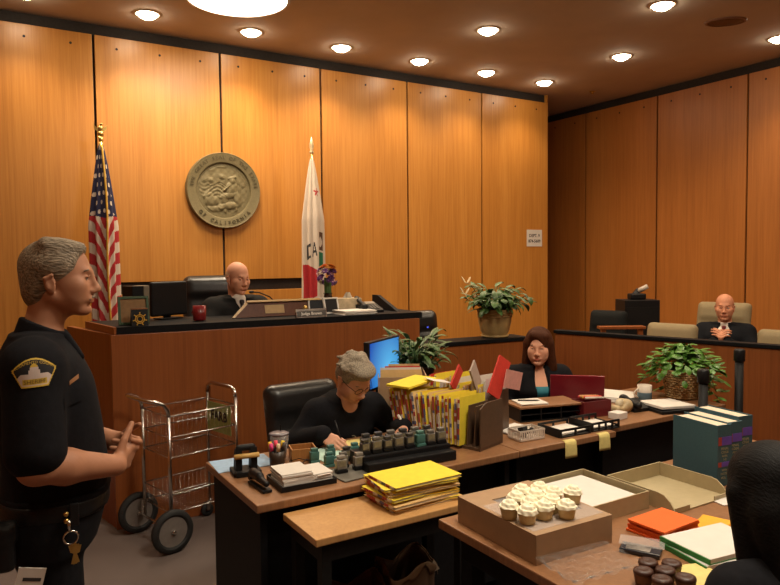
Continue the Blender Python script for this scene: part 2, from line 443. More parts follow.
# ------------------------------------------------------------------ on the back wall: the seal and the paper notice
t = thing('wall_seal', 'large round bronze state seal in relief on the wood wall', 'seal', (2.10, YB, 2.375), rot=(R(90), 0, 0))
Rs = .365
prof = [(.0001, .028), (.245, .028), (.262, .031), (.27, .050), (.285, .055), (.345, .055), (.358, .06), (Rs, .045), (Rs, 0)]
obj('rim', MB().lathe([p for p in prof if p[0] >= .262], seg=72, cap=False), BRONZE, t, 40)
def relief(x, y):
    z = .028
    def g(cx, cy, sx, sy, h, a=0):
        dx, dy = x - cx, y - cy; u = dx * math.cos(a) + dy * math.sin(a); v = -dx * math.sin(a) + dy * math.cos(a)
        q = (u / sx) ** 2 + (v / sy) ** 2
        return h * max(0, 1 - q) ** .6 if q < 1 else 0
    # seated figure with helmet, shield and spear
    z += .5 * max(g(.085, .095, .032, .038, .026), g(.085, .125, .05, .016, .02, .3), g(.075, .02, .058, .075, .028, -.2), g(.05, -.045, .10, .034, .028, .25), g(.13, -.075, .035, .075, .024, .2), g(.01, -.08, .03, .06, .02), g(.155, .0, .012, .16, .012, .12), g(.035, .03, .06, .014, .03, .7),
             g(.06, -.145, .10, .036, .026, .1), g(-.03, -.16, .032, .03, .02), g(.12, -.18, .012, .04, .016), g(.01, -.19, .012, .03, .016))
    z += .6 * max(g(-.12, -.10, .075, .05, .016), g(-.16, -.05, .05, .03, .014, .4), g(-.17, -.1, .02, .05, .02), g(-.10, -.18, .1, .03, .012))
    if y > .06 - .02 * math.sin(40 * x): z += .003 + .006 * max(0, math.sin(26 * x + 2) * math.sin(60 * y + 9 * x)) * (x < .03)
    if -.06 < y < .06 and x < .02: z += .0018 * math.sin(170 * y + 6 * math.sin(25 * x))
    z += .0015 * math.sin(90 * x) * math.sin(83 * y)
    if x * x + y * y > .235 ** 2: z = .028 + (z - .028) * .3
    return z
def fld(u, v):
    r = .263 * v; a = 2 * pi * u; x, y = r * math.cos(a), r * math.sin(a); return (x, y, relief(x, y))
obj('relief_field', MB().grid(fld, 150, 60, True), BRONZE, t, True)
def ring_text(body, rad, a0, a1, size, parent, mat, inward=False):
    mb = MB(); n = len(body)
    for i, ch in enumerate(body):
        if ch == ' ': continue
        a = R(a0 + (a1 - a0) * (i / (n - 1)))
        up = Vector((math.cos(a), math.sin(a), 0)) * (-1 if inward else 1); rt = Vector((up.y, -up.x, 0))
        M = frame((rad * math.cos(a), rad * math.sin(a), .056), rt, up)
        V, Fc = text_mesh(ch, size, .004); mb.add([M @ p for p in V], Fc)
    return obj('lettering', mb, mat, parent)
DKB = mk('bronze_dark', (.09, .07, .03), .6, .15)
ring_text('THE GREAT SEAL OF THE STATE', .315, 172, 8, .05, t, DKB)
ring_text('OF CALIFORNIA', .315, 222, 318, .05, t, DKB, True)
t = thing('wall_notice', 'white square paper notice with two lines of print on the wood wall', 'notice', (6.185, YB - .003, 1.945), rot=(R(90), 0, 0))
obj('sheet', MB().box((0, 0, 0), (.265, .215, .002)), PAPER, t)
obj('lettering', text_on('DEPT. 9', frame((.0, .03, .001), (1, 0, 0), (0, 1, 0)), .055, .0005, .0015), INK, t)
obj('lettering', text_on('874-5609', frame((.0, -.04, .001), (1, 0, 0), (0, 1, 0)), .055, .0005, .0015), INK, t)
# ------------------------------------------------------------------ judge's bench
TH = math.atan2(-.19, 2.195); BO = Vector((.72, 4.515, 0))
BM = Matrix.Translation(BO) @ Matrix.Rotation(TH, 4, 'Z')
def bw(u, v, z=0): return BM @ Vector((u, v, z))
LB = 2.203; LW = 3.24
b = thing('judge_bench', 'long wood panelled bench with a black counter in front of the judge', 'bench', BO, TH)
obj('front_panel', MB().bx(0, LB, 0, .04, 0, 1.24, .004), W_BENCH_DIM, b)
obj('side_panel', MB().prism([(0, .041), (.04, .041), (-.19, .82), (-.232, .82)], 0, 1.24), W_BENCH_DIM, b)
obj('side_panel', MB().bx(LB - .04, LB, .041, .80, 0, 1.24, .004), W_BENCH_DIM, b)
obj('desktop', MB().prism([(.041, .041), (LB - .041, .041), (LB - .041, .62), (-.131, .62)], 1.20, 1.239), W_BENCH_DIM, b)
c = obj('counter', MB().prism([(.035, .012), (LB + .03, .012), (LB + .03, .60), (-.105, .60)], 1.241, 1.286), BLK, b)
obj('counter_end', MB().prism([(.020, .012), (.034, .012), (-.106, .60), (-.120, .60)], 1.241, 1.288), W_BENCH_DIM, b)
# black raised wing along the witness side, sloping up towards the back
obj('sloping_wing', MB().prism([(.14, 1.287), (.60, 1.287), (.60, 1.40), (.50, 1.40)], LB - .12, LB - .09, Matrix(((0, 0, 1), (1, 0, 0), (0, 1, 0)))), BLK, b)
wd = thing('witness_stand', 'lower wood panelled witness stand with a thin black ledge beside the bench', 'witness stand', BO, TH)
obj('front_panel', MB().bx(LB + .002, LW, 0, .04, 0, 1.004, .004), W_BENCH_DIM, wd)
obj('side_panel', MB().bx(LW - .04, LW, .041, .21, 0, 1.004, .004), W_BENCH_DIM, wd)
obj('ledge', MB().bx(LB + .002, LW - .0, -.01, .225, 1.005, 1.037, .004), BLK, wd)
Z0 = 1.2865
def on_bench(px_xy, z=Z0): return (px_xy[0], px_xy[1], z)

# items on the counter
t = thing('easel_frame', 'brown board in a green frame leaning at the left end of the bench', 'picture frame', (.888, 4.66, Z0), TH, rot=(R(-9), 0, TH))
GRN = mk('green_frame', (.035, .075, .03), .5)
KRAFT = mk('kraft_board', (.24, .13, .05), .7, var=.15)
fr = MB(); w_, h_ = .19, .185
for x0, x1, z0, z1 in ((-w_ / 2, -w_ / 2 + .016, 0, h_), (w_ / 2 - .016, w_ / 2, 0, h_), (-w_ / 2 + .016, w_ / 2 - .016, h_ - .016, h_), (-w_ / 2 + .016, w_ / 2 - .016, 0, .016)): fr.bx(x0, x1, -.012, .012, z0, z1, .002)
obj('frame', fr, GRN, t); obj('backing_board', MB().bx(-w_ / 2 + .017, w_ / 2 - .017, -.004, .006, .017, h_ - .017), KRAFT, t)
obj('strut', MB().bx(-.012, .012, .013, .02, .0, .15), GRN, t)
t = thing('badge_stand', 'small black stand with a gold emblem in front of the green frame', 'desk plaque', (.905, 4.585, Z0), TH)
obj('block', MB().prism([(-.05, 0), (.05, 0), (.05, .02), (-.012, .105), (-.035, .105)], -.05, .05, Matrix(((0, 0, 1), (1, 0, 0), (0, 1, 0)))), BLKP, t)
obj('silver_band', MB().bx(-.051, .051, -.037, -.010, .1052, .114), CHROME, t)
em = MB()
for r_, z_ in ((.024, .045), (.014, .045)):
    em.lathe([(r_, -.0535), (r_ + .006, -.0545), (r_ + .006, -.052)], (0, 0, 0), 20, Matrix(((1, 0, 0), (0, 0, 1), (0, 1, 0))) , False)
em.v = [(x, y, z + .045) for x, y, z in em.v]
for k in range(7):
    a = 2 * pi * k / 7; em.box((.034 * math.sin(a), -.053, .045 + .034 * math.cos(a)), (.006, .003, .02), (0, a, 0))
obj('gold_emblem', em, GOLD, t)
t = thing('computer_monitor', 'black flat monitor seen from behind on the judge bench', 'monitor', (1.185, 4.96, 1.287), R(22))
obj('screen_shell', SDF().box((0, 0, .145), (.150, .018, .122), .012).box((0, .02, .145), (.10, .02, .08), .015).mesh(.008), BLKP, t, True)
obj('neck', MB().box((0, .025, .035), (.06, .02, .05), None, .006), BLKP, t); obj('foot', MB().box((0, .01, .006), (.18, .10, .010), None, .004), BLKP, t)
t = thing('computer_tower', 'slim grey and black computer case between flag and monitor', 'computer', (1.03, 5.235, 1.241), R(20))
obj('case', MB().box((-.04, 0, .14), (.09, .14, .28), None, .006), BLKP, t); obj('side_cover', MB().box((.03, 0, .14), (.048, .14, .28), None, .004), mk('grey_cover', (.20, .16, .11), .5), t)
st = obj('desk_return', MB().bx(.84, 1.36, 5.13, 5.6, 1.20, 1.24, .003).bx(.86, .9, 5.15, 5.58, .4, 1.20).bx(1.30, 1.34, 5.15, 5.58, .4, 1.20), BLK); tag(st, 'black side return behind the bench under the computer', 'desk return')
RED = mk('red_glaze', (.17, .012, .014), .25, var=.1)
def mug(loc, label, mat, band=None, rz=0., s=1.):
    t = thing('coffee_mug', label, 'mug', loc, rz)
    obj('cup', MB().lathe([(.0001, .004), (.036, .004), (.040, .01), (.041, .095), (.038, .095), (.037, .012), (.0001, .010)], cap=False), mat, t, True)
    if band: obj('painted_band', MB().lathe([(.0405, .012), (.0416, .014), (.0418, .05), (.0415, .054)], cap=False), band, t, True)
    obj('handle', MB().tube([(.038 + .028 * math.sin(pi * k / 8), 0, .075 - .055 * k / 8) for k in range(9)], .0055, 8), mat, t, True)
    for ch in t.children: ch.scale = (s, s, s)
    return t
mug((1.318, 4.66, Z0), 'dark red coffee mug on the counter in front of the black judge chair', RED, rz=2, s=1.1)
# slanted reading board
LW_ = wood('lectern_veneer', (.50, .30, .09), (.58, .36, .12), (.64, .42, .15), rough=.35)
t = thing('reading_board', 'slanted wooden reading board with a brass plate on the bench', 'lectern', bw(1.17, .42, Z0), TH)
RZX = Matrix.Rotation(R(-20), 3, 'X') @ Matrix(((1, 0, 0), (0, 0, 1), (0, 1, 0)))
DKW = wood('lectern_back', (.085, .024, .008), (.11, .033, .011), (.14, .045, .015), spec=.2)
RO = (0, -.16, .0)
obj('back_panel', MB().prism([(-.33, 0), (.40, 0), (.38, .105), (-.22, .105)], -.009, .009, RZX, RO), DKW, t)
obj('edge_trim', MB().prism([(-.352, 0), (-.330, 0), (-.220, .1055), (-.236, .117)], -.014, .012, RZX, RO), LW_, t)
obj('upper_lip', MB().prism([(-.235, .106), (.39, .106), (.39, .120), (-.235, .120)], -.03, .012, RZX, RO), LW_, t)
obj('reading_surface', MB().prism([(.12, .10), (.12, .112), (-.16, .03), (-.16, .018)], -.22, .28, Matrix(((0, 0, 1), (1, 0, 0), (0, 1, 0))), (0, 0, -.002)), LW_, t) if False else None
obj('rear_support', MB().bx(-.2, .26, -.08, -.065, 0, .07), LW_, t)
obj('brass_plate', MB().prism([(-.105, .022), (.04, .022), (.04, .085), (-.105, .085)], -.0125, -.0095, RZX, RO), mk('plate_tan', (.42, .26, .09), .5), t)
obj('brass_knob', MB().sph((.20, -.165, .05), (.02, .012, .022)), BRASS, t, True)
t = thing('nameplate', 'silver edged desk nameplate at the front edge of the bench', 'nameplate', bw(1.335, .03, Z0), TH)
obj('holder', MB().prism([(-.014, -.025), (.03, -.025), (.012, .036), (.002, .036)], -.115, .115, Matrix(((0, 0, 1), (1, 0, 0), (0, 1, 0)))), CHROME, t)
t.location.z += .0255
obj('plate', MB().box((0, -.0085, .003), (.215, .003, .038), (R(-14.5), 0, 0)), mk('plate_grey', (.06, .05, .04), .5), t)
obj('lettering', text_on('Judge Brown', frame((0, -.0105, .003), (1, 0, 0), (0, .26, 1)), .03, .0004, .0008), PAPER, t)
# microphone
t = thing('gooseneck_microphone', 'thin black gooseneck microphone in front of the judge', 'microphone', (2.0, 4.93, 1.287))
obj('base', MB().lathe([(.0001, .035), (.03, .034), (.045, .008), (.046, 0)], cap=False), BLKP, t, True)
obj('gooseneck', MB().tube([(0, 0, .03), (-.01, 0, .08), (-.06, .01, .13), (-.14, .02, .165), (-.19, .02, .17)], .005, 8), BLKM, t, True)
obj('head', MB().sph((-.2, .02, .17), (.022, .012, .012)), BLKP, t, True)
# flowers
t = thing('flower_vase', 'dark vase of mixed purple, pink and orange flowers on the bench', 'flower arrangement', (2.37, 4.80, Z0))
obj('vase', MB().lathe([(.0001, .003), (.04, .002), (.05, .03), (.052, .07), (.035, .11), (.03, .14), (.038, .15)], cap=False), mk('vase_glass', (.035, .02, .015), .15), t, True)
fc = [('orange_petals', (.62, .16, .01)), ('purple_petals', (.16, .05, .22)), ('pink_petals', (.45, .22, .25)), ('plum_petals', (.09, .03, .10)), ('cream_petals', (.55, .42, .28))]
fm = {n: mk(n, c, .7) for n, c in fc}
PETG = mk('stem_green', (.04, .09, .02), .6)
obj('stems', MB().tube([(0, 0, .1), (0, 0, .27)], .03, 8), PETG, t)
for k in range(34):
    a = rng.uniform(0, 2 * pi); el = rng.uniform(-.9, 1.4); rr = .075
    p = Vector((rr * math.cos(a) * math.cos(el), rr * math.sin(a) * math.cos(el), .285 + .08 * math.sin(el)))
    n_ = ('orange_petals' if el > .75 else rng.choice(['purple_petals', 'purple_petals', 'pink_petals', 'plum_petals', 'plum_petals', 'cream_petals']))
    d = (p - Vector((0, 0, .27))).normalized(); Mq = d.to_track_quat('Z', 'Y').to_matrix(); mb = MB()
    for ring, (pl, tl) in enumerate(((.034, .3), (.024, .75))):
        for q in range(7):
            an = 2 * pi * (q + ring * .5) / 7
            Mr = Matrix.Rotation(an, 3, 'Z') @ Matrix.Rotation(-tl, 3, 'Y')
            mb.add([Mq @ (Mr @ Vector(v)) + p for v in ((0, 0, 0), (pl * .55, -.009, .003), (pl, 0, .0), (pl * .55, .009, .003))], [(0, 1, 2, 3)])
    mb.sph(p, .008, 8, 6)
    obj('blossom', mb, fm[n_], t)
# picture frames, papers, phone and tissue on the right half of the bench
for i, (x, y, a, lb) in enumerate(((2.20, 4.64, -4, 'open photo frame with a pale edge on the bench, beside the reading board'), (2.315, 4.62, 14, 'open photo frame with a pale edge on the bench, beside the tissue box'))):
    t = thing('photo_frame', lb, 'photo frame', (x, y, Z0 + .001), rot=(R(-14), 0, R(a) + TH), group='photo frames on the bench')
    f2 = MB(); w_, h_ = .135, .125
    for x0, x1, z0, z1 in ((-w_ / 2, -w_ / 2 + .014, 0, h_), (w_ / 2 - .012, w_ / 2, 0, h_), (-w_ / 2 + .014, w_ / 2 - .012, h_ - .012, h_), (-w_ / 2 + .014, w_ / 2 - .012, 0, .012)): f2.bx(x0, x1, -.008, .008, z0, z1, .002)
    obj('frame', f2, PAPER, t); obj('panel', MB().bx(-w_ / 2 + .015, w_ / 2 - .013, -.003, .003, .013, h_ - .013), BLKP, t)
    obj('strut', MB().bx(-.01, .01, .009, .016, 0, .08), BLKP, t)
t = thing('paper_pile', 'short pile of white papers lying on the bench right of the nameplate', 'papers', bw(1.72, .14, Z0), TH + .05)
for k in range(5): obj('sheet', MB().box((rng.uniform(-.01, .01), rng.uniform(-.01, .01), .004 + .006 * k), (.26, .2, .0055), (0, 0, rng.uniform(-.06, .06))), PAPER, t)
t = thing('tissue_box', 'tissue box with a pale top behind the telephone on the bench', 'tissue box', (2.50, 4.72, Z0), R(-14))
obj('box', MB().box((0, 0, .055), (.2, .12, .11), None, .004), mk('tissue_card', (.55, .43, .27), .7, var=.25, scale=20), t)
obj('tissue', MB().grid(lambda u, v: (.05 * (u - .5) * (1.5 - v) + .01 * math.sin(9 * u), .03 * math.sin(7 * u) * v, .11 + .045 * v), 10, 6), PAPER, t, True)
t = thing('desk_telephone', 'black desk telephone with handset on the right part of the bench', 'telephone', (2.62, 4.60, Z0), TH)
obj('base', MB().prism([(-.09, 0), (.09, 0), (.09, .075), (-.09, .02)], -.09, .09, Matrix(((0, 0, 1), (1, 0, 0), (0, 1, 0)))), BLKP, t)
obj('handset', SDF().cap((-.065, -.07, .055), (-.065, .08, .105), .016, k=.01).cap((-.065, -.08, .045), (-.065, -.06, .045), .022, k=.02).cap((-.065, .07, .095), (-.065, .09, .095), .022, k=.02).mesh(.005), BLKP, t, True)
obj('display', MB().box((.03, .045, .067), (.08, .05, .008), (R(17), 0, 0)), mk('grey_display', (.25, .22, .18), .3), t)
kp = MB()
for i in range(3):
    for j in range(4): kp.box((.005 + .025 * i, -.06 + .022 * j, .033 + .0065 * j), (.016, .014, .006), (R(17), 0, 0))
obj('keypad', kp, mk('key_grey', (.12, .11, .1), .5), t)

# ------------------------------------------------------------------ swivel chairs
def swivel(name, label, cat, loc, rz, w, back_h, mat, seat_z=.46, base=True, rake=10, arms=True, group=None, thick=.055, round_=.06):
    t = thing(name, label, cat, loc, rz, group)
    obj('seat', SDF().box((.0, 0, seat_z - .05), (.25, w / 2, .05), .045).mesh(.012), mat, t, True)
    s = SDF(); s.M = MT((-.23, 0, seat_z - .04), ry=R(-rake))
    s.box((0, 0, back_h / 2 + .02), (thick, w / 2, back_h / 2), round_).box((.02, 0, back_h - .09), (thick, w / 2 - .03, .08), .05, k=.04).box((.025, 0, .12), (thick, w / 2 - .04, .1), .05, k=.04)
    obj('backrest', s.mesh(.012), mat, t, True)
    if arms:
        for sd in (1, -1):
            y = sd * (w / 2 + .03)
            obj('armrest', MB().tube([(-.2, y, seat_z + .19), (-.05, y, seat_z + .215), (.12, y, seat_z + .21), (.2, y, seat_z + .17), (.2, y, seat_z - .02), (.14, y * .8, seat_z - .06)], [.028, .03, .03, .025, .02, .018], 10), BLKP, t, True)
    if base:
        obj('gas_column', MB().cyl((0, 0, .08), (0, 0, seat_z - .09), .03, .025), BLKM, t, True)
        for k in range(5):
            a = 2 * pi * k / 5 + .3
            obj('leg', MB().tube([(0, 0, .12), (.27 * math.cos(a), .27 * math.sin(a), .075)], [.028, .018], 8).sph((.28 * math.cos(a), .28 * math.sin(a), .032), (.03, .03, .031), 10, 8), BLKM, t, True)
    else:
        obj('pedestal', MB().lathe([(.17, 0), (.17, .015), (.05, .04), (.04, seat_z - .1), (.12, seat_z - .09)]), BLKM, t, True)
    return t
swivel('executive_chair', 'high-backed black leather chair behind the judge', 'chair', (1.68, 5.46, .401), R(-103), .50, .70, LEATHER, seat_z=.50, thick=.07, round_=.068)
t = swivel('office_chair', 'black chair with a blue emblem at the witness stand', 'chair', (3.27, 4.76, .401), R(-98), .50, .40, LEATHER, seat_z=.46, arms=False)
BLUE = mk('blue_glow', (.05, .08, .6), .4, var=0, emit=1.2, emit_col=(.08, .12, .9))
em = MB()
em.box((0, 0, 0), (.004, .035, .012)); em.box((0, 0, 0), (.004, .012, .035)); em.box((0, -.0, -.0), (.0042, .02, .02))
obj('emblem', em, BLUE, t, loc=(-.205, .12, .70), rot=(0, R(-10), 0))

# ------------------------------------------------------------------ flags
def flag(label, x, y, z0, ztop, zlow, Wb, colf, pal, pole_mat, finial, wscale, label2):
    t = thing('flag_stand', label, 'flag', (x, y, z0))
    obj('base', MB().lathe([(.0001, .05), (.03, .05), (.05, .035), (.15, .02), (.16, 0)], cap=False), BRASS, t, True)
    obj('pole', MB().cyl((0, 0, .04), (0, 0, ztop - z0 + .06), .014), pole_mat, t, True)
    finial(t, ztop - z0 + .06)
    top = ztop - z0; low = zlow - z0
    def W(s): return Wb * (.12 + .88 * min(1, (s / .42)) ** .75) * (1 - .05 * s)
    def fn(u, v):
        s = v; a = 2 * pi * u; r = 1 + .17 * s ** .3 * math.sin(9 * a + 1.2 * math.sin(3 * s)) + .08 * math.sin(4 * a + 2.3 * s)
        w = W(s); zz = top - (top - low) * s + .05 * math.cos(a) * s - .04 * s * abs(math.sin(a))
        return (w * r * math.sin(a), -.75 * w * r * math.cos(a), zz)
    nu, nv = 220, 230
    obj('flag_cloth', MB().grid(fn, nu, nv, True, lambda u, v: colf(math.sin(2 * pi * u) if True else 0, v, math.cos(2 * pi * u))), pal, t, True)
    return t, fn
FW = mk('flag_white', (.62, .52, .42), .8, var=.03); FR = mk('flag_red', (.42, .018, .022), .8, var=.08); FB = mk('flag_blue', (.012, .013, .055), .8, var=.1)
FG = mk('flag_green', (.02, .16, .08), .8); FBR = mk('flag_brown', (.10, .045, .02), .8)
def us(u, v, c):
    if v < .40 - .03 * abs(u):
        # stars
        rows = v / .048; r_ = int(rows); fx = (u * 2.3 + (.5 if r_ % 2 else 0)); dx = (fx - math.floor(fx) - .5) / 2.3 * .8; dy = (rows - r_ - .5) * .048 * 6
        return 0 if dx * dx + dy * dy < .0052 else 2
    q = (v + .19 * (1 - abs(u)) * -1 - .43 + 1) / .112
    return 1 if (q % 1) < .52 else 0
def eagle(t, z):
    mb = MB().sph((0, 0, z + .02), .026).cyl((0, 0, z - .06), (0, 0, z), .012, .02).sph((0, 0, z + .065), (.02, .016, .03))
    for s in (-1, 1): mb.add([(s * .008, 0, z + .055), (s * .055, .006, z + .10), (s * .05, .006, z + .06), (s * .02, 0, z + .035)], [(0, 1, 2, 3)])
    mb.sph((.006, -.01, z + .1), .012)
    obj('finial', mb, BRASS, t, True)
t, fn = flag('American flag draped on a gold-topped pole behind the bench', .945, 6.12, .4, 2.68, 1.08, .104, us, [FW, FR, FB], BRASS, eagle, 1, '')
cord = [fn((.02 + .012 * math.sin(7 * k / 60)) % 1, .01 + .98 * k / 60) for k in range(61)]
obj('gold_fringe', MB().tube([(p[0], p[1] - .012, p[2]) for p in cord], .0085, 8), GOLD, t, True)
cord2 = [fn(.30 + .01 * math.sin(k), .55 + .4 * k / 20) for k in range(21)]
obj('gold_tassel', MB().tube([(p[0] + .006, p[1] - .01, p[2]) for p in cord2[:5]], [.006, .008, .010, .014, .016], 8), GOLD, t, True)
def cal(u, v, c):
    if c < -.2: return 0
    if v > .80 + .08 * u and u < .0 and v < .985: return 1
    # star
    dx = (u - .22) * .11; dy = (v - .245) * 1.5; a = math.atan2(dx, -dy); rr = math.hypot(dx, dy)
    if rr < .045 * (.45 + .55 * abs(math.cos(2.5 * a)) ** 3): return 1
    if .52 < v < .645 and .42 < u < .85: return 4 if (math.sin(40 * v) + .5 * math.sin(22 * u) > -.6) else 0
    if .66 < v < .81 and .30 + .9 * (v - .66) < u < .80: return 3
    # letters CA
    if .60 < v < .70:
        q = (v - .60) / .10
        for x0 in (-.88, -.40):
            p = (u - x0) / .40
            if 0 <= p <= 1:
                if x0 < -.5 and ((p < .36) or ((q < .22 or q > .8) and p < .9)): return 5
                if x0 > -.5 and (abs(abs(p - .5) - .45 * q) < .10 or (.55 < q < .72 and abs(p - .5) < .3)): return 5
    return 0
def spear(t, z):
    obj('finial', MB().lathe([(.012, z - .03), (.022, z), (.012, z + .015), (.024, z + .05), (.018, z + .09), (.0005, z + .15)], seg=12), mk('finial_cream', (.62, .5, .3), .35, .4), t, True)
t, fn = flag('white California state flag with red stripe draped on a spear-topped pole', 2.885, 6.16, .4, 2.70, 1.27, .108, cal, [FW, FR, FB, FG, FBR, INK], BRASS, spear, 1, '')

# ------------------------------------------------------------------ plants
LEAF1 = mk('lily_leaf', (.05, .11, .025), .45, var=.35, scale=12); LEAF2 = mk('palm_leaf', (.055, .115, .03), .45, var=.4, scale=14); LEAF3 = mk('ivy_leaf', (.07, .19, .022), .4, var=.35, scale=16)
def leaf(mb, p, az, el, L, w, droop, n=6, fold=.25):
    p = Vector(p); d = Vector((math.cos(az) * math.cos(el), math.sin(az) * math.cos(el), math.sin(el))); side = Vector((-math.sin(az), math.cos(az), 0))
    vs = []; pos = p.copy()
    for i in range(n + 1):
        s = i / n; ww = w * (math.sin(pi * min(1, s * .92 + .06)) ** .8) * (1 if s < .97 else .2)
        e = el - droop * s * s; d = Vector((math.cos(az) * math.cos(e), math.sin(az) * math.cos(e), math.sin(e)))
        if i: pos = pos + d * (L / n)
        up = side.cross(d)
        vs += [pos - side * ww - up * -ww * fold, pos, pos + side * ww - up * -ww * fold]
    fs = []
    for i in range(n):
        a = i * 3
        fs += [(a, a + 1, a + 4, a + 3), (a + 1, a + 2, a + 5, a + 4)]
    mb.add(vs, fs)
t = thing('peace_lily', 'leafy peace lily in a ribbed beige pot on the witness ledge', 'potted plant', (3.705, 4.375, 1.0375))
POT = mk('pot_glaze', (.40, .27, .11), .4, var=.25, scale=14)
obj('pot', MB().lathe([(.0001, .014), (.10, .012), (.105, .03), (.118, .05), (.135, .12), (.140, .165), (.146, .17), (.146, .182), (.141, .185), (.146, .19), (.146, .202), (.141, .206), (.148, .212), (.150, .235), (.143, .235), (.135, .215)], seg=40, cap=False), POT, t, 40)
obj('saucer', MB().lathe([(.0001, .0), (.105, 0), (.118, .02), (.112, .02), (.1, .008)], seg=36, cap=False), POT, t, True)
obj('soil', MB().lathe([(.0001, .222), (.136, .215)], cap=False), mk('soil', (.03, .02, .012), .9, var=.4), t)
mb = MB(); st_ = MB()
for k in range(190):
    az = rng.uniform(0, 2 * pi); r0 = rng.uniform(.0, .11); L0 = rng.uniform(.06, .30); e0 = rng.uniform(.35, 1.5)
    b0 = Vector((r0 * math.cos(az), r0 * math.sin(az), .22)); b1 = b0 + Vector((math.cos(az) * math.cos(e0), math.sin(az) * math.cos(e0), math.sin(e0))) * L0 * .75
    st_.tube([b0, (b0 + b1) / 2 + Vector((0, 0, .012)), b1], .0035, 5)
    leaf(mb, b1, az + rng.uniform(-.6, .6), rng.uniform(-.35, .8), rng.uniform(.09, .16), rng.uniform(.018, .030), rng.uniform(.6, 2.0))
obj('foliage', mb, LEAF1, t, True); obj('stems', st_, LEAF1, t, True)
for k, (dx, dy, dz) in enumerate(((-.22, .10, .47), (-.235, .10, .38))):
    fl = MB(); fl.tube([(-.05, .03, .24), (dx * .6, dy * .6, dz - .05), (dx, dy, dz - .015)], .003, 5); leaf(fl, (dx, dy, dz - .02), 2.6, 1.2, .075, .024, .5, 6, .5); leaf(fl, (dx, dy, dz - .02), -.5, 1.2, .07, .024, .5, 6, .5)
    obj('white_bloom', fl, mk('spathe', (.62, .5, .3), .6), t, True)
t = thing('leafy_desk_plant', 'dark leafy plant in a black pot behind the lit blue monitor', 'potted plant', (2.40, 3.61, .741))
obj('pot', MB().lathe([(.0001, .0), (.09, 0), (.12, .27), (.125, .28), (.11, .28), (.10, .25)], cap=False), BLKP, t, True); obj('soil', MB().lathe([(.0001, .26), (.106, .255)], cap=False), mk('soil_dark', (.02, .014, .01), .9), t)
mb = MB()
for k in range(150):
    az = rng.uniform(0, 2 * pi); r0 = rng.uniform(0, .08); e0 = rng.uniform(.1, 1.5); L0 = rng.uniform(.03, .19)
    b1 = Vector((r0 * math.cos(az), r0 * math.sin(az), .28)) + Vector((math.cos(az) * math.cos(e0), math.sin(az) * math.cos(e0), math.sin(e0))) * L0
    mb.tube([(r0 * math.cos(az), r0 * math.sin(az), .27), b1], .003, 4)
    leaf(mb, b1, az + rng.uniform(-.5, .5), rng.uniform(-.1, 1.1), rng.uniform(.10, .18), rng.uniform(.014, .022), rng.uniform(.5, 1.8))
obj('foliage', mb, LEAF2, t, True)
WICK = mk('wicker', (.38, .24, .10), .7, var=.35, scale=50)
t = thing('pothos_plant', 'bright green trailing pothos in a woven basket at the desk end', 'potted plant', (4.06, 2.86, .741))
bk = MB()
nw = 12
for j in range(nw):
    z = .012 + j * .016; r_ = .095 + .03 * j / nw
    bk.tube([((r_ + .004 * (1 if (k + j) % 2 else -1)) * math.cos(2 * pi * k / 40), (r_ + .004 * (1 if (k + j) % 2 else -1)) * math.sin(2 * pi * k / 40), z) for k in range(40)], .0085, 6, True)
obj('basket', bk, WICK, t, True); obj('soil', MB().lathe([(.0001, .17), (.108, .165), (.09, .0), (.0001, .0)], cap=False), mk('soil_brown', (.025, .017, .01), .9), t)
mb = MB(); vn = MB()
for k in range(330):
    az = rng.uniform(0, 2 * pi); trail = rng.random() < .38
    if trail: rr = rng.uniform(.13, .25); z = rng.uniform(.0, .26)
    else: rr = rng.uniform(0, .235) ; z = .19 + .185 * (1 - (rr / .25) ** 2) * rng.uniform(.5, 1.0)
    if trail and math.cos(az - 3.6) > .3 and z < .14: continue
    p = Vector((rr * math.cos(az), rr * math.sin(az), z))
    leaf(mb, p, az + rng.uniform(-.8, .8), rng.uniform(-.7, .5), rng.uniform(.05, .085), rng.uniform(.02, .032), rng.uniform(.3, 1.2), 5)
    if k % 6 == 0: vn.tube([(.06 * math.cos(az), .06 * math.sin(az), .17), (rr * .7 * math.cos(az), rr * .7 * math.sin(az), max(z, .21)), p], .003, 4)
obj('foliage', mb, LEAF3, t, True); obj('vines', vn, LEAF3, t, True)
# ------------------------------------------------------------------ desks in the well
TZ = .74
t = thing('clerk_desk', 'dark panelled desk with a brown top, stamps and folders in front of the grey-haired clerk', 'desk', (.915, 2.505, 0))
obj('desktop', MB().bx(0, 1.364, 0, .69, TZ - .034, TZ, .006), W_TOP, t)
obj('side_panel', MB().bx(.03, .06, .05, .66, 0, TZ - .035), BLK, t)
obj('side_panel', MB().bx(1.31, 1.34, .05, .66, 0, TZ - .035), BLK, t)
obj('modesty_panel', MB().bx(.061, 1.309, .11, .135, .06, TZ - .035), BLK, t)
obj('pedestal', MB().bx(.061, .40, .136, .62, .04, TZ - .036, .004), BLK, t)
for k in range(3):
    d = obj('drawer', MB().bx(.075, .385, .621, .640, .06 + k * .21, .25 + k * .21, .003), BLK, t)
    obj('handle', MB().bx(.18, .28, .641, .652, .17 + k * .21, .18 + k * .21), BLKM, d)
t = thing('reporter_desk', 'right-hand desk with yellow sticky notes hanging from its front edge', 'desk', (2.283, 2.505, 0))
obj('desktop', MB().bx(0, .70, 0, .76, TZ - .034, TZ, .006), W_TOP, t)
for x in (.02, .65): obj('side_panel', MB().bx(x, x + .03, .05, .72, 0, TZ - .035), BLK, t)
obj('modesty_panel', MB().bx(.051, .649, .11, .135, .06, TZ - .035), BLK, t)
t = thing('side_desk', 'far end desk carrying the mug, documents and trailing plant', 'desk', (2.99, 2.575, 0))
obj('desktop', MB().bx(0, 1.12, 0, .70, TZ - .034, TZ, .006), W_TOP, t)
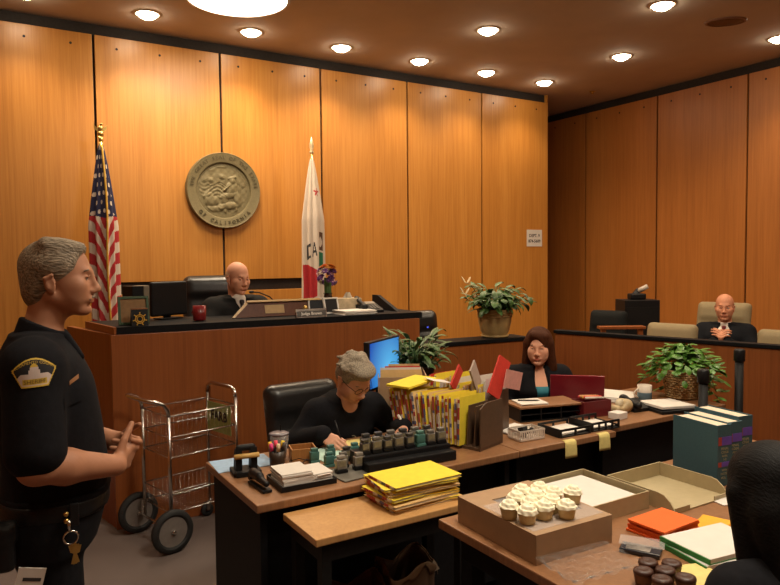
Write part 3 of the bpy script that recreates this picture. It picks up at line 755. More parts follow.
for x in (.02, 1.06): obj('side_panel', MB().bx(x, x + .03, .04, .66, 0, TZ - .035), BLK, t)
obj('modesty_panel', MB().bx(.051, 1.059, .08, .105, .06, TZ - .035), BLK, t)
t = thing('return_table', 'low brown table with black metal frame pushed under the clerk desk, yellow folders on it', 'table', (1.02, 2.19, 0))
obj('tabletop', MB().bx(0, .73, 0, .31, .662, .69, .004), W_TABLE, t)
obj('apron', MB().bx(.03, .70, .02, .045, .59, .661).bx(.03, .055, .046, .30, .59, .661).bx(.675, .70, .046, .30, .59, .661), BLKM, t)
for x in (.03, .66):
    for y in (.02, .26): obj('leg', MB().bx(x, x + .04, y, y + .04, 0, .589), BLKM, t)
t = thing('near_table', 'brown table in the foreground holding the bakery box, beige trays and law books', 'table', (1.43, 1.08, 0))
obj('tabletop', MB().bx(0, 2.0, 0, .93, TZ - .034, TZ, .005), W_TOP, t)
obj('apron', MB().bx(.06, 1.94, .06, .085, .60, TZ - .035).bx(.06, .085, .086, .87, .60, TZ - .035).bx(1.915, 1.94, .086, .87, .60, TZ - .035).bx(.086, 1.914, .845, .87, .60, TZ - .035), BLK, t)
for x in (.06, 1.88):
    for y in (.06, .81): obj('leg', MB().bx(x, x + .06, y, y + .06, 0, .599), BLK, t)
t = thing('back_desk', 'rear desk behind the clerk carrying the lit monitor, carton and leafy plant', 'desk', (1.97, 3.205, 0))
obj('desktop', MB().bx(0, .70, .07, .70, TZ - .034, TZ, .005), W_TOP, t)
for x in (.02, .65): obj('side_panel', MB().bx(x, x + .03, .1, .66, 0, TZ - .035), BLK, t)
obj('modesty_panel', MB().bx(.051, .649, .60, .625, .06, TZ - .035), BLK, t)

# lit monitor
t = thing('computer_monitor', 'flat monitor with a bright blue screen behind the clerk', 'monitor', (2.085, 3.50, TZ + .001), R(33))
obj('bezel', MB().box((0, 0, .335), (.42, .035, .29), None, .006), BLKP, t)
SCR = bpy.data.materials.new('blue_screen'); SCR.use_nodes = True
nt = SCR.node_tree; bs = nt.nodes['Principled BSDF']; tc = nt.nodes.new('ShaderNodeTexCoord'); gr = nt.nodes.new('ShaderNodeTexGradient'); gr.gradient_type = 'SPHERICAL'
mp = nt.nodes.new('ShaderNodeMapping'); mp.inputs['Location'].default_value = (-.06 * 3.4, 0, -.30 * 3.4); mp.inputs['Scale'].default_value = (3.4, 3.4, 3.4)
nt.links.new(tc.outputs['Object'], mp.inputs['Vector']); nt.links.new(mp.outputs['Vector'], gr.inputs['Vector'])
cr = nt.nodes.new('ShaderNodeValToRGB'); cr.color_ramp.elements[0].color = (.0, .075, .42, 1); cr.color_ramp.elements[1].color = (.10, .46, .82, 1); cr.color_ramp.elements[1].position = .9
nt.links.new(gr.outputs['Fac'], cr.inputs['Fac']); nt.links.new(cr.outputs['Color'], bs.inputs['Emission Color']); bs.inputs['Emission Strength'].default_value = 1.; bs.inputs['Base Color'].default_value = (.01, .01, .01, 1)
obj('screen', MB().box((0, -.0185, .338), (.39, .002, .262)), SCR, t)
obj('neck', MB().box((0, .02, .11), (.05, .03, .2), None, .006), BLKP, t); obj('foot', MB().box((0, .01, .006), (.2, .15, .012), None, .004), BLKP, t)

# ------------------------------------------------------------------ papers and folders
YEL = mk('yellow_folder', (.76, .60, .035), .75, var=.05); YEL2 = mk('deep_yellow_folder', (.72, .47, .025), .75, var=.06); MAN = mk('manila_folder', (.66, .44, .18), .75, var=.05); REDF = mk('red_folder', (.55, .035, .02), .7, var=.08)
LABW = mk('label_white', (.62, .54, .48), .7, var=.1, scale=80); LABR = mk('label_red', (.36, .05, .04), .7, var=.15, scale=90); LABB = mk('label_blue', (.10, .11, .22), .7, var=.1)
GREYF = mk('grey_folder', (.35, .27, .22), .8); ORG = mk('orange_paper', (.78, .12, .012), .75, var=.03); GRNF = mk('green_folder', (.03, .20, .045), .7); BLUEP = mk('blue_paper', (.30, .44, .62), .8); YELP = mk('gold_paper', (.75, .36, .02), .75); PALEY = mk('pale_yellow', (.68, .56, .2), .8)
def upright_folder(label, M, cov, w=.30, h=.24, th=.012, strip=True, group=None, papers=True, k=0):
    """stands in the frame M: x along the depth, y thickness, z up; front edge at x=0"""
    o = thing('case_folder', label, 'folder', (0, 0, 0), group=group); o.matrix_world = M
    o.location, o.rotation_euler = M.to_translation(), M.to_euler()
    obj('cover', MB().bx(0, w, -th / 2, -th / 2 + .0015, 0, h).bx(0, w, th / 2 - .0015, th / 2, 0, h - .006).bx(0, w, -th / 2, th / 2, 0, .0015), cov, o)
    if papers: obj('papers', MB().bx(.002, w - .01, -th / 2 + .002, th / 2 - .002, .002, h - .012), PAPER, o)
    if strip:
        m = MB()
        n = 7; r = random.Random(k * 13 + 1); z = .03
        while z < h - .02:
            dz = r.uniform(.012, .03); m.cur = r.choice([0, 0, 1, 1, 1, 2]); m.bx(-.0016, -.0002, -th / 2, th / 2, z, min(h - .004, z + dz)); z += dz
        obj('label_strip', m, [LABW, LABR, LABB], o)
    return o
SA = Vector((-.30, .954, 0)); SB = Vector((.954, .30, 0)); SO = Vector((2.108, 2.603, TZ + .001))
SORT = mk('sorter_brown', (.085, .048, .028), .4, var=.12)
def sorter(label, O, n, pitch, dep, h):
    t = thing('desk_sorter', label, 'file sorter', O, math.atan2(SB.y, SB.x))
    # local x = depth axis, local y = long axis
    obj('tray', MB().bx(0, dep, 0, n * pitch, 0, .014), SORT, t)
    obj('back_panel', MB().bx(dep - .008, dep, 0, n * pitch, .014, h * .55), SORT, t)
    for k in range(n + 1):
        y = k * pitch
        obj('end_panel' if k in (0, n) else 'divider', MB().prism([(0, .014), (dep - .009, .014), (dep - .009, h), (.05, h), (0, h - .025)] if k in (0, n) else [(.01, .014), (dep - .009, .014), (dep - .009, h - .02), (.03, h - .02)], y - .003, y + .003, Matrix(((1, 0, 0), (0, 0, 1), (0, 1, 0)))), SORT, t)
    return t
sorter('brown upright desk sorter full of labelled case folders on the clerk desk', SO, 13, .043, .212, .235)
cols = [YEL, YEL, MAN, YEL2, MAN, YEL, YEL, MAN, YEL, YEL2, YEL, MAN, YEL, MAN, YEL, YEL, YEL2, YEL, MAN, YEL]
for k in range(20):
    sl = 12.5 - (k + .5) * .5 - .1
    y = sl * .043 + .002
    lean = R(.5 + .75 * (19 - k) + rng.uniform(-1.5, 1.5))
    p = SO + SA * (y - .004) + SB * (-.028 + rng.uniform(-.008, .008)) + Vector((0, 0, .016))
    M = Matrix.Translation(p) @ Matrix.Rotation(math.atan2(SB.y, SB.x), 4, 'Z') @ Matrix.Rotation(-lean, 4, 'X') @ Matrix.Rotation(R(2), 4, 'Y')
    upright_folder('%s case folder with coloured label edge, %s from the far end of the front sorter' % ('manila' if cols[k] is MAN else 'yellow', ordn(k)), M, cols[k], .232, .243 + rng.uniform(-.008, .006), .0125, group='case folders in the front desk sorter', k=k)
S2 = SO + SB * .262 + SA * .12
sorter('brown upright desk sorter behind the first one, holding mixed folders', S2, 10, .043, .21, .235)
cols2 = [REDF, GREYF, YEL, PAPER, MAN, YEL, PAPER, YEL, MAN, MAN, PAPER, YEL, MAN, PAPER]
nm2 = {id(REDF): 'red', id(GREYF): 'grey', id(YEL): 'yellow', id(PAPER): 'white', id(MAN): 'manila'}
for k in range(14):
    y = (9.6 - k * .68) * .043
    p = S2 + SA * y + SB * rng.uniform(-.014, .01) + Vector((0, 0, .016))
    M = Matrix.Translation(p) @ Matrix.Rotation(math.atan2(SB.y, SB.x) + R(rng.uniform(-2, 2)), 4, 'Z') @ Matrix.Rotation(R(rng.uniform(-1, 4)), 4, 'X') @ Matrix.Rotation(R(2), 4, 'Y')
    upright_folder('%s folder, %s from the far end of the rear sorter' % (nm2[id(cols2[k])], ordn(k)), M, cols2[k], .22, .25 + rng.uniform(-.005, .05), .013, strip=False, group='folders in the rear desk sorter', k=k)
# folders jutting out of the sorters at a slant
def board(name, label, cat, M, size, mat, group=None, pmat=None):
    o = thing(name, label, cat, M.to_translation(), group=group); o.rotation_euler = M.to_euler()
    obj('cover', MB().box((0, 0, 0), size, None, .0008), mat, o)
    if pmat: obj('papers', MB().box((.004, 0, .0), (size[0] - .012, size[1] - .002, size[2] * .6)), pmat, o)
    return o
def Lm(p, rz, rx=0, ry=0): return Matrix.Translation(Vector(p)) @ Matrix.Rotation(R(rz), 4, 'Z') @ Matrix.Rotation(R(ry), 4, 'Y') @ Matrix.Rotation(R(rx), 4, 'X')
for lb, p, rz, rx, ry, sz, mt_ in (
    ('bright red folder with grey back slanting up from the rear sorter, left of the others', (2.235, 2.96, 1.045), 20, 10, -50, (.13, .010, .075), REDF),
    ('grey and pink folder slanting up in the middle of the rear sorter', (2.31, 2.89, 1.055), 22, -12, 60, (.15, .010, .10), GREYF),
    ('tall red folder leaning at the right of the rear sorter', (2.40, 2.80, 1.055), 16, -8, -58, (.22, .010, .10), REDF),
    ('pale pink folder standing at the right end behind the red one', (2.50, 2.80, 1.03), 18, 4, 14, (.17, .009, .10), mk('pink_folder', (.60, .28, .24), .8))):
    board('case_folder', lb, 'folder', Lm(p, rz, rx, ry), sz, mt_, 'slanting folders on the rear sorter')
board('case_folder', 'curled yellow folder lying across the tops of the front sorter files', 'folder', Lm((2.03, 3.09, 1.025), 17, 0, -4), (.25, .16, .012), YEL, pmat=PAPER)
board('paper_sheet', 'loose white sheet poking out beside the curled yellow folder', 'paper', Lm((2.15, 3.01, 1.032), 0, 3, 12), (.14, .10, .002), PAPER)
# carton with folders on the back desk
t = thing('file_carton', 'brown cardboard file carton with a hand hole on the back desk', 'carton', (2.15, 3.39, TZ + .001), R(-30))
CARD = mk('cardboard', (.34, .215, .12), .8, var=.06, scale=25); CARDIN = mk('cardboard_inside', (.28, .16, .08), .85, var=.08)
w_, d_, h_ = .28, .36, .285
cb = MB().bx(-w_ / 2, w_ / 2, -d_ / 2, d_ / 2, 0, .005).bx(-w_ / 2, -w_ / 2 + .005, -d_ / 2, d_ / 2, .006, h_).bx(w_ / 2 - .005, w_ / 2, -d_ / 2, d_ / 2, .006, h_).bx(-w_ / 2 + .006, w_ / 2 - .006, d_ / 2 - .005, d_ / 2, .006, h_)
y0 = -d_ / 2
cb.bx(-w_ / 2 + .006, -.05, y0, y0 + .005, .006, h_).bx(.05, w_ / 2 - .006, y0, y0 + .005, .006, h_).bx(-.05, .05, y0, y0 + .005, .006, h_ - .09).bx(-.05, .05, y0, y0 + .005, h_ - .045, h_)
obj('walls', cb, CARD, t)
for k in range(7):
    mt_, nm = [(MAN, 'manila'), (MAN, 'manila'), (PAPER, 'white'), (REDF, 'red'), (REDF, 'red'), (MAN, 'manila'), (GREYF, 'grey')][k]
    p = Matrix.Translation((2.15, 3.39, TZ + .008)) @ Matrix.Rotation(R(-30), 4, 'Z') @ Matrix.Translation((-.125, -.13 + .044 * k, 0)) @ Matrix.Rotation(R(-2), 4, 'X')
    upright_folder('%s folder standing in the brown carton, %s from its hand hole end' % (nm, ordn(k)), p, mt_, .24, .30 + .006 * (k % 3), .016, strip=False, group='folders in the carton', k=k)
# stack of yellow files on the return table
zz = .6905
nm = ordn
n9 = 9
for k in range(n9):
    th = [.010, .009, .013, .010, .012, .009, .014, .010, .013][k]
    a = [3, -5, 6, -2, 8, 0, 5, -4, 4][k]
    o = thing('case_folder', 'yellow case folder, %s from the top of the stack on the low table' % nm(n9 - 1 - k), 'folder', (1.545 + rng.uniform(-.012, .012), 2.365 + rng.uniform(-.012, .012), zz), R(a - 3), 'stacked yellow case folders')
    mt_ = [MAN, YEL, MAN, YEL2, YEL, MAN, YEL2, YEL, YEL][k]
    obj('cover', MB().bx(-.165, .165, -.115, .115, 0, .0014).bx(-.165, .165, -.115, .112, th - .0016, th), mt_, o)
    obj('papers', MB().bx(-.16, .16, -.112, .108, .0016, th * .55).bx(-.157, .163, -.113, .105, th * .57, th - .0018), PAPER, o)
    lm = MB(); lm.cur = 0
    for q in range(6): lm.cur = [0, 1, 2, 0, 1, 1][q]; lm.bx(-.1665, -.1652, -.1 + .032 * q, -.072 + .032 * q, .001, th - .001)
    obj('label_strip', lm, [LABW, LABR, LABB], o)
    zz += th + .0005

# ------------------------------------------------------------------ on the clerk desk
o = obj('blue_sheet', MB().box((1.055, 3.075, TZ + .0015), (.27, .20, .002), (0, 0, R(-4))), BLUEP); tag(o, 'light blue sheet lying on the left back corner of the clerk desk', 'paper')
t = thing('hole_punch', 'heavy black hole punch with a wooden handle bar on the desk corner', 'hole punch', (1.02, 2.93, TZ + .001), R(-8))
obj('base', MB().box((0, 0, .010), (.125, .11, .02), None, .005).box((0, -.055, .012), (.11, .03, .024), None, .004), BLKM, t)
for x in (-.034, .034):
    a_ = obj('arm', MB().prism([(-.03, .02), (.03, .02), (.022, .07), (.0, .115), (-.028, .12), (-.03, .07)], x - .014, x + .014, Matrix(((0, 0, 1), (1, 0, 0), (0, 1, 0)))), BLKM, t)
obj('crown', SDF().cap((-.03, -.01, .118), (.03, -.01, .118), .015, k=.01).mesh(.005), BLKM, t, True)
obj('wooden_handle', MB().cyl((-.055, -.034, .085), (.055, -.034, .085), .0115, seg=14), mk('handle_wood', (.56, .34, .10), .5), t, True)
t = thing('stapler', 'black desk stapler lying in front of the hole punch', 'stapler', (1.0, 2.70, TZ + .001), R(-88))
obj('base', MB().box((0, 0, .006), (.17, .042, .012), None, .004), BLKP, t)
obj('magazine', MB().box((-.005, 0, .026), (.155, .018, .014), (0, R(-4), 0)), CHROME, t)
obj('top_arm', SDF().cap((-.075, 0, .045), (.07, 0, .035), .019, .013, k=.01).cap((-.06, 0, .05), (.0, 0, .05), .018, k=.01).mesh(.004), BLKP, t, True)
obj('hinge', MB().cyl((-.075, -.018, .03), (-.075, .018, .03), .014), BLKM, t)
t = thing('letter_tray', 'low black tray with two piles of white cards on the clerk desk', 'tray', (1.178, 2.67, TZ + .001), R(-2))
obj('tray', MB().bx(-.125, .125, -.092, .092, 0, .006).bx(-.125, -.12, -.092, .092, .006, .026).bx(.12, .125, -.092, .092, .006, .026).bx(-.12, .12, -.092, -.087, .006, .022).bx(-.12, .12, .087, .092, .006, .03), BLKP, t)
for (x, y, w_, d_, n_, lb) in ((-.045, .0, .135, .15, 9, 'tall pile of white cards at the left of the black desk tray'), (.07, .005, .09, .15, 6, 'lower pile of white slips at the right of the black desk tray')):
    M = Matrix.Translation((1.178, 2.67, TZ + .0075)) @ Matrix.Rotation(R(-2), 4, 'Z')
    o = thing('paper_pile', lb, 'papers', M @ Vector((x, y, 0)), R(-2))
    for k in range(n_): obj('sheet', MB().box((rng.uniform(-.003, .003), rng.uniform(-.004, .004), .003 + .0068 * k), (w_, d_, .0064), (0, 0, rng.uniform(-.04, .04))), PAPER, o)
o = obj('business_card', MB().box((1.25, 2.595, TZ + .034), (.062, .004, .02), (R(25), 0, 0)), PAPER); tag(o, 'small white card propped on the right front corner of the black desk tray', 'card')
t = thing('pencil_cup', 'dark mesh cup of highlighters on the clerk desk', 'pencil cup', (1.175, 2.935, TZ + .001))
obj('cup', MB().lathe([(.0001, .002), (.034, 0), (.038, .075), (.036, .075), (.032, .004), (.0001, .004)], cap=False), mk('cup_brown', (.035, .02, .012), .4), t, True)
for k, (c, cn) in enumerate((((.75, .55, .02), 'yellow'), ((.75, .06, .12), 'pink'), ((.72, .40, .02), 'amber'), ((.7, .04, .20), 'magenta'), ((.65, .5, .3), 'cream'), ((.06, .05, .05), 'black'))):
    a = k * 1.05 + .3; x, y = .018 * math.cos(a), .018 * math.sin(a)
    o = thing('highlighter_pen', '%s pen standing in the dark mesh cup' % cn, 'pen', (1.175 + x, 2.935 + y, TZ + .008), rot=(.17 * math.sin(a) * -1, .17 * math.cos(a), 0), group='pens in the cup')
    obj('barrel', MB().cyl((0, 0, 0), (0, 0, .075), .0075), BLKP, o, True); obj('cap', MB().cyl((0, 0, .0755), (0, 0, .108), .0095, .0085), mk('pen_' + cn, c, .4), o, True)
t = thing('drink_tumbler', 'clear plastic tumbler with a dark lid beside the wooden box', 'tumbler', (1.225, 3.03, TZ + .001))
PLASTIC = mk('clear_plastic', (.80, .76, .74), .12, var=0, alpha=.16)
obj('cup', MB().lathe([(.0001, .003), (.034, .0), (.046, .125), (.044, .125), (.032, .006), (.0001, .006)], cap=False), PLASTIC, t, True)
obj('liner', MB().lathe([(.0001, .012), (.029, .010), (.036, .07), (.0001, .07)], cap=False), mk('tumbler_drink', (.14, .12, .13), .3), t, True)
obj('lid', MB().lathe([(.0001, .136), (.03, .136), (.047, .131), (.048, .1255), (.0001, .1258)], cap=False), mk('tumbler_lid', (.20, .18, .20), .2), t, True)
obj('straw', MB().cyl((.01, .005, .137), (.012, .01, .165), .0035), BLKP, t)
t = thing('wooden_box', 'small open brown wooden box between the tumbler and the stamps', 'box', (1.325, 2.985, TZ + .001), R(-14))
WB_ = wood('small_box_wood', (.28, .11, .03), (.34, .15, .045), (.42, .2, .06))
obj('sides', MB().bx(-.06, .06, -.05, .05, 0, .006).bx(-.06, -.054, -.05, .05, .0062, .06).bx(.054, .06, -.05, .05, .0062, .06).bx(-.0538, .0538, -.05, -.044, .0062, .06).bx(-.0538, .0538, .044, .05, .0062, .06), WB_, t)
o = obj('blotter_pad', MB().box((1.425, 2.66, TZ + .004), (.21, .19, .006), (0, 0, R(6)), .002), mk('grey_pad', (.115, .105, .085), .6)); tag(o, 'grey desk pad under the stamps at the front of the clerk desk', 'desk pad')
t = thing('stamp_rack', 'long black tiered rack holding rubber stamps along the front of the clerk desk', 'stamp rack', (1.70, 2.63, TZ + .001), R(-4))
obj('lower_step', MB().bx(-.23, .235, -.055, .0, 0, .045, .006), BLKP, t)
obj('upper_step', MB().bx(-.23, .235, .0, .15, 0, .066, .006), BLKP, t)
TEAL = mk('teal_stamp', (.06, .16, .14), .35, var=.15); SGREY = mk('grey_stamp', (.13, .12, .105), .35, var=.2); SDK = mk('dark_stamp', (.045, .042, .04), .35, var=.2); SCL = mk('smoke_stamp', (.24, .22, .19), .2, var=.25, scale=30); STL = mk('stamp_label', (.20, .17, .10), .6, var=.3, scale=60)
def stamp(x, y, z, kind, label, rz=0, s=1.):
    m = {'teal': TEAL, 'clear': SCL, 'dark': SDK, 'grey': SGREY}[kind]
    t = thing('rubber_stamp', label, 'rubber stamp', (x, y, z), rz, 'self-inking stamps')
    obj('base', MB().box((0, 0, .007 * s), (.050 * s, .034 * s, .014 * s), None, .002), BLKP if kind != 'teal' else TEAL, t)
    obj('housing', MB().box((0, 0, .036 * s), (.046 * s, .030 * s, .042 * s), None, .005), m, t)
    obj('press_cap', MB().box((0, 0, .066 * s), (.036 * s, .024 * s, .016 * s), None, .005), m, t)
    obj('label', MB().box((0, -.0157 * s, .040 * s), (.034 * s, .0012, .026 * s)), STL if kind != 'teal' else TEAL, t)
    return t
ST = [(1.345, 2.895, .741, 'teal', 'teal stamp on the desk right of the wooden box'), (1.435, 2.905, .741, 'teal', 'teal stamp behind the others, beside the clerk\'s papers'), (1.375, 2.80, .741, 'teal', 'teal stamp nearest the yellow note'),
      (1.372, 2.672, .749, 'clear', 'smoky stamp at the left end of the grey pad'), (1.485, 2.835, .741, 'dark', 'tall dark stamp in the middle of the loose stamps'), (1.55, 2.875, .741, 'teal', 'teal stamp behind the rack at its left end'),
      (1.415, 2.735, .749, 'grey', 'grey stamp in the second row on the pad'), (1.462, 2.672, .749, 'clear', 'smoky stamp beside the left end of the rack')]
for x, y, z, k_, lb in ST: stamp(x, y, z, k_, lb, R(rng.uniform(-10, 10)), 1.05 if k_ == 'clear' else .95)
kinds1 = ['dark', 'grey', 'dark', 'grey', 'dark', 'teal', 'grey', 'grey']
for k in range(8):
    p = Matrix.Translation((1.70, 2.63, TZ + .068)) @ Matrix.Rotation(R(-4), 4, 'Z') @ Vector((-.205 + .058 * k, .035, 0))
    stamp(p.x, p.y, p.z, kinds1[k], '%s stamp, %s from the left in the front row of the black rack' % (kinds1[k], ordn(k)), R(-4 + rng.uniform(-5, 5)), .95 + .06 * (k % 2))
for k in range(6):
    kk = ['dark', 'dark', 'grey', 'dark', 'grey', 'dark'][k]
    p = Matrix.Translation((1.70, 2.63, TZ + .068)) @ Matrix.Rotation(R(-4), 4, 'Z') @ Vector((-.17 + .066 * k, .10, 0))
    stamp(p.x, p.y, p.z, kk, '%s stamp, %s from the left in the rear row of the black rack' % (kk, ordn(k)), R(-4 + rng.uniform(-5, 5)), 1.05)
o = obj('paper_ball', SDF().ell((1.915, 2.595, TZ + .018), (.024, .018, .016)).ell((1.925, 2.60, TZ + .02), (.012, .012, .012)).mesh(.005), PAPER, None, True); tag(o, 'crumpled white paper at the right end of the stamp rack', 'paper')
o = obj('sticky_note', MB().box((1.318, 2.805, TZ + .002), (.076, .076, .002), (0, 0, R(-20))), PALEY); tag(o, 'yellow sticky note lying flat among the loose stamps', 'sticky note')
t = thing('eyeglasses', 'dark folded eyeglasses behind the card piles on the clerk desk', 'eyeglasses', (1.255, 2.835, TZ + .002), R(20))
gl = MB()
for x in (-.03, .03): gl.tube([(x + .024 * math.cos(2 * pi * k / 16), 0, .019 + .018 * math.sin(2 * pi * k / 16)) for k in range(16)], .002, 6, True)
gl.tube([(-.006, 0, .026), (0, 0, .029), (.006, 0, .026)], .002, 6)
obj('rims', gl, BLKP, t, True)
for x in (-.054, .054): obj('temple', MB().tube([(x, 0, .024), (x * .9, .07, .024), (x * .6, .12, .006)], .002, 6), BLKP, t)
# clerk's writing papers and pen
o = obj('court_paper', MB().box((1.52, 2.995, TZ + .003), (.30, .20, .003), (0, 0, R(8))), mk('mint_paper', (.42, .60, .52), .8)); tag(o, 'pale green paper under the clerk\'s writing hand', 'paper')
o = obj('court_paper', MB().box((1.68, 3.03, TZ + .0068), (.26, .2, .003), (0, 0, R(-6))), PALEY); tag(o, 'cream paper in front of the clerk beside the green one', 'paper')

# ------------------------------------------------------------------ on the right-hand desks
t = thing('mesh_basket', 'small white slotted plastic basket on the right desk', 'basket', (2.47, 2.665, TZ + .001), R(-4))
WPL = mk('white_plastic', (.60, .52, .44), .5, var=.03)
bk = MB(); x0, y0, x1, y1 = -.078, -.052, .078, .052
bk.bx(x0, x1, y0, y1, 0, .004)
for z in (.004, .048):
    hh = .009
    bk.bx(x0 - .001 * z * 100, x1 + .001 * z * 100, y0 - .002, y0 + .002, z, z + hh).bx(x0, x1, y1 - .002, y1 + .002, z, z + hh).bx(x0 - .002, x0 + .002, y0 + .002, y1 - .002, z, z + hh).bx(x1 - .002, x1 + .002, y0 + .002, y1 - .002, z, z + hh)
for k in range(13):
    x = x0 + (x1 - x0) * k / 12
    for y in (y0, y1): bk.bx(x - .003, x + .003, y - .0015, y + .0015, .0132, .0478)
for k in range(9):
    y = y0 + (y1 - y0) * k / 8
    for x in (x0, x1): bk.bx(x - .0015, x + .0015, y - .003, y + .003, .0132, .0478)
obj('basket', bk, WPL, t)
for k in range(5):
    o = obj('binder_clip', MB().prism([(-.016, 0), (.016, 0), (.003, .018), (-.003, .018)], -.014, .014), BLKM); o.location = (2.445 + .026 * (k % 3), 2.65 + .030 * (k // 3), TZ + .026 + .006 * k); o.rotation_euler = (R(60 * k), .3, R(35 * k))
    tag(o, 'black binder clip, %s of those in the white basket' % ordn(k), 'binder clip', 'clips in the white basket')
def open_tray(label, x, y, rz, w, d, hgt, mat, n=3, papers=3):
    t = thing('letter_tray', label, 'tray', (x, y, TZ + .001), rz)
    m = MB().bx(-w / 2, w / 2, -d / 2, d / 2, 0, .006)
    for yy in (-d / 2, d / 2 - .006):
        m.bx(-w / 2, w / 2, yy, yy + .006, hgt - .012, hgt)
        for k in range(n + 1):
            xx = -w / 2 + (w - .012) * k / n; m.bx(xx, xx + .012, yy, yy + .006, .006, hgt - .012)
    m.bx(-w / 2, -w / 2 + .006, -d / 2 + .006, d / 2 - .006, .006, hgt); m.bx(w / 2 - .006, w / 2, -d / 2 + .006, d / 2 - .006, .006, .02)
    obj('tray', m, BLKP, t)
    return t
open_tray('black slotted letter tray right beside the white basket', 2.73, 2.645, R(-3), .22, .18, .045, BLKP, 2)
open_tray('black slotted letter tray with white papers at the right end of the right desk', 2.96, 2.64, R(-3), .21, .18, .05, BLKP, 4)
for i, (x, y, w_, d_, rz, z, lb) in enumerate(((2.735, 2.655, .19, .15, 3, .009, 'white sheet on the black letter tray beside the white basket'), (2.96, 2.65, .18, .15, -6, .009, 'white sheets on the rightmost black letter tray'), (2.53, 2.83, .2, .14, 10, .003, 'white sheet lying behind the white basket'))):
    o = thing('paper_pile', lb, 'papers', (x, y, TZ + z), R(rz))
    for k in range(3): obj('sheet', MB().box((rng.uniform(-.005, .005), rng.uniform(-.005, .005), .002 + .003 * k), (w_, d_, .0028), (0, 0, rng.uniform(-.05, .05))), PAPER, o)
# low wooden riser with black pigeonholes
t = thing('desk_riser', 'low brown riser with black pigeonholes in front of the dark-haired woman', 'desk organizer', (2.90, 2.985, TZ + .001), R(-14))
obj('top_board', MB().bx(-.21, .21, -.11, .11, .078, .090, .003), W_TOP, t)
obj('pigeonholes', MB().bx(-.205, .205, -.10, .105, .0, .004).bx(-.205, -.198, -.10, .105, .004, .077).bx(.198, .205, -.10, .105, .004, .077).bx(-.07, -.063, -.10, .098, .004, .077).bx(.063, .07, -.10, .098, .004, .077).bx(-.198, .198, .099, .105, .004, .077).bx(-.198, .198, -.10, .098, .038, .042), BLKP, t)
o = thing('paper_pile', 'white notes with a pen on the brown riser', 'papers', (2.815, 3.005, TZ + .0925), R(-20))
for k in range(3): obj('sheet', MB().box((0, 0, .0015 + .002 * k), (.17, .15, .0018), (0, 0, .03 * k)), PAPER, o)
o = obj('ballpoint_pen', MB().cyl((-.06, 0, 0), (.055, 0, 0), .004).cyl((.055, 0, 0), (.07, 0, 0), .0035, .001), BLKP, None, True); o.location = (2.81, 3.015, TZ + .104); o.rotation_euler = (0, 0, R(-35)); tag(o, 'black pen lying on the white notes on the riser', 'pen')
o = thing('computer_keyboard', 'black keyboard between the riser and the red laptop', 'keyboard', (3.10, 3.165, TZ + .001), R(-30))
obj('body', MB().box((0, 0, .008), (.26, .11, .016), None, .004), BLKP, o)
ky = MB()
for i in range(12):
    for j in range(4): ky.box((-.115 + .021 * i, -.038 + .025 * j, .0185), (.017, .019, .005))
obj('keys', ky, mk('dark_keys', (.02, .02, .02), .5), o)
# red laptop seen from behind its lid
MAR = mk('red_lid', (.20, .010, .022), .3, var=.05)
t = thing('laptop_computer', 'open dark red laptop with its lid facing away from the woman', 'laptop', (3.335, 3.12, TZ + .001), R(-44))
obj('base', MB().box((0, .12, .012), (.36, .24, .022), None, .004), BLKP, t)
obj('lid', MB().box((0, -.028, .108), (.34, .012, .18), (R(16), 0, 0), .004), MAR, t)
obj('screen', MB().box((0, -.0205, .108), (.31, .002, .16), (R(16), 0, 0)), BLKP, t)
t = thing('red_card_box', 'dark red box of pens and small supplies in front of the laptop', 'box', (3.17, 2.85, TZ + .001), R(-10))
obj('sides', MB().bx(-.10, .10, -.06, .06, 0, .006).bx(-.10, -.094, -.06, .06, .006, .095).bx(.094, .10, -.06, .06, .006, .095).bx(-.094, .094, -.06, -.054, .006, .095).bx(-.094, .094, .054, .06, .006, .095), mk('red_board', (.11, .007, .010), .5), t)
for k, (c, cn) in enumerate((((.62, .55, .48), 'white'), ((.6, .05, .04), 'red'), ((.68, .42, .08), 'amber'), ((.6, .3, .12), 'tan'), ((.5, .04, .06), 'crimson'))):
    o = obj('marker_pen', MB().cyl((-.07, 0, 0), (.05, 0, 0), .008).cyl((.05, 0, 0), (.068, 0, 0), .0065), mk('marker_' + cn, c, .5), None, True)
    o.location = (3.17, 2.825 + .014 * k, TZ + .108 + .004 * (k % 2)); o.rotation_euler = (0, R(4), R(-10 + 6 * (k % 3)))
    tag(o, '%s marker lying across the top of the dark red box' % cn, 'marker', 'markers on the red box')
o = thing('paper_pile', 'fan of white papers behind the tape dispenser', 'papers', (3.66, 3.09, TZ + .001), R(-38))
for k in range(4): obj('sheet', MB().box((.01 * k, .006 * k, .004 + .007 * k), (.20, .26, .006), (R(1), R(3), -.06 * k)), PAPER, o)
t = thing('tape_dispenser', 'beige tape dispenser near the front edge of the far desk', 'tape dispenser', (3.36, 2.79, TZ + .001), R(12))
TAN = mk('tan_plastic', (.44, .33, .18), .5)
obj('body', SDF().box((0, 0, .02), (.085, .033, .02), .012).cap((.045, -.02, .045), (.045, .02, .045), .035, k=.03).cap((-.065, -.018, .04), (-.065, .018, .04), .014, k=.03).mesh(.006), TAN, t, True)
obj('tape_roll', MB().cyl((-.01, -.014, .052), (-.01, .014, .052), .032), mk('tape_film', (.55, .47, .33), .3), t, True)
t = thing('desk_telephone', 'black telephone lying on the far desk beside the tape dispenser', 'telephone', (3.51, 2.80, TZ + .001), R(-6))
obj('base', MB().prism([(-.07, 0), (.07, 0), (.07, .055), (-.07, .02)], -.075, .075, Matrix(((0, 0, 1), (1, 0, 0), (0, 1, 0)))), BLKP, t)
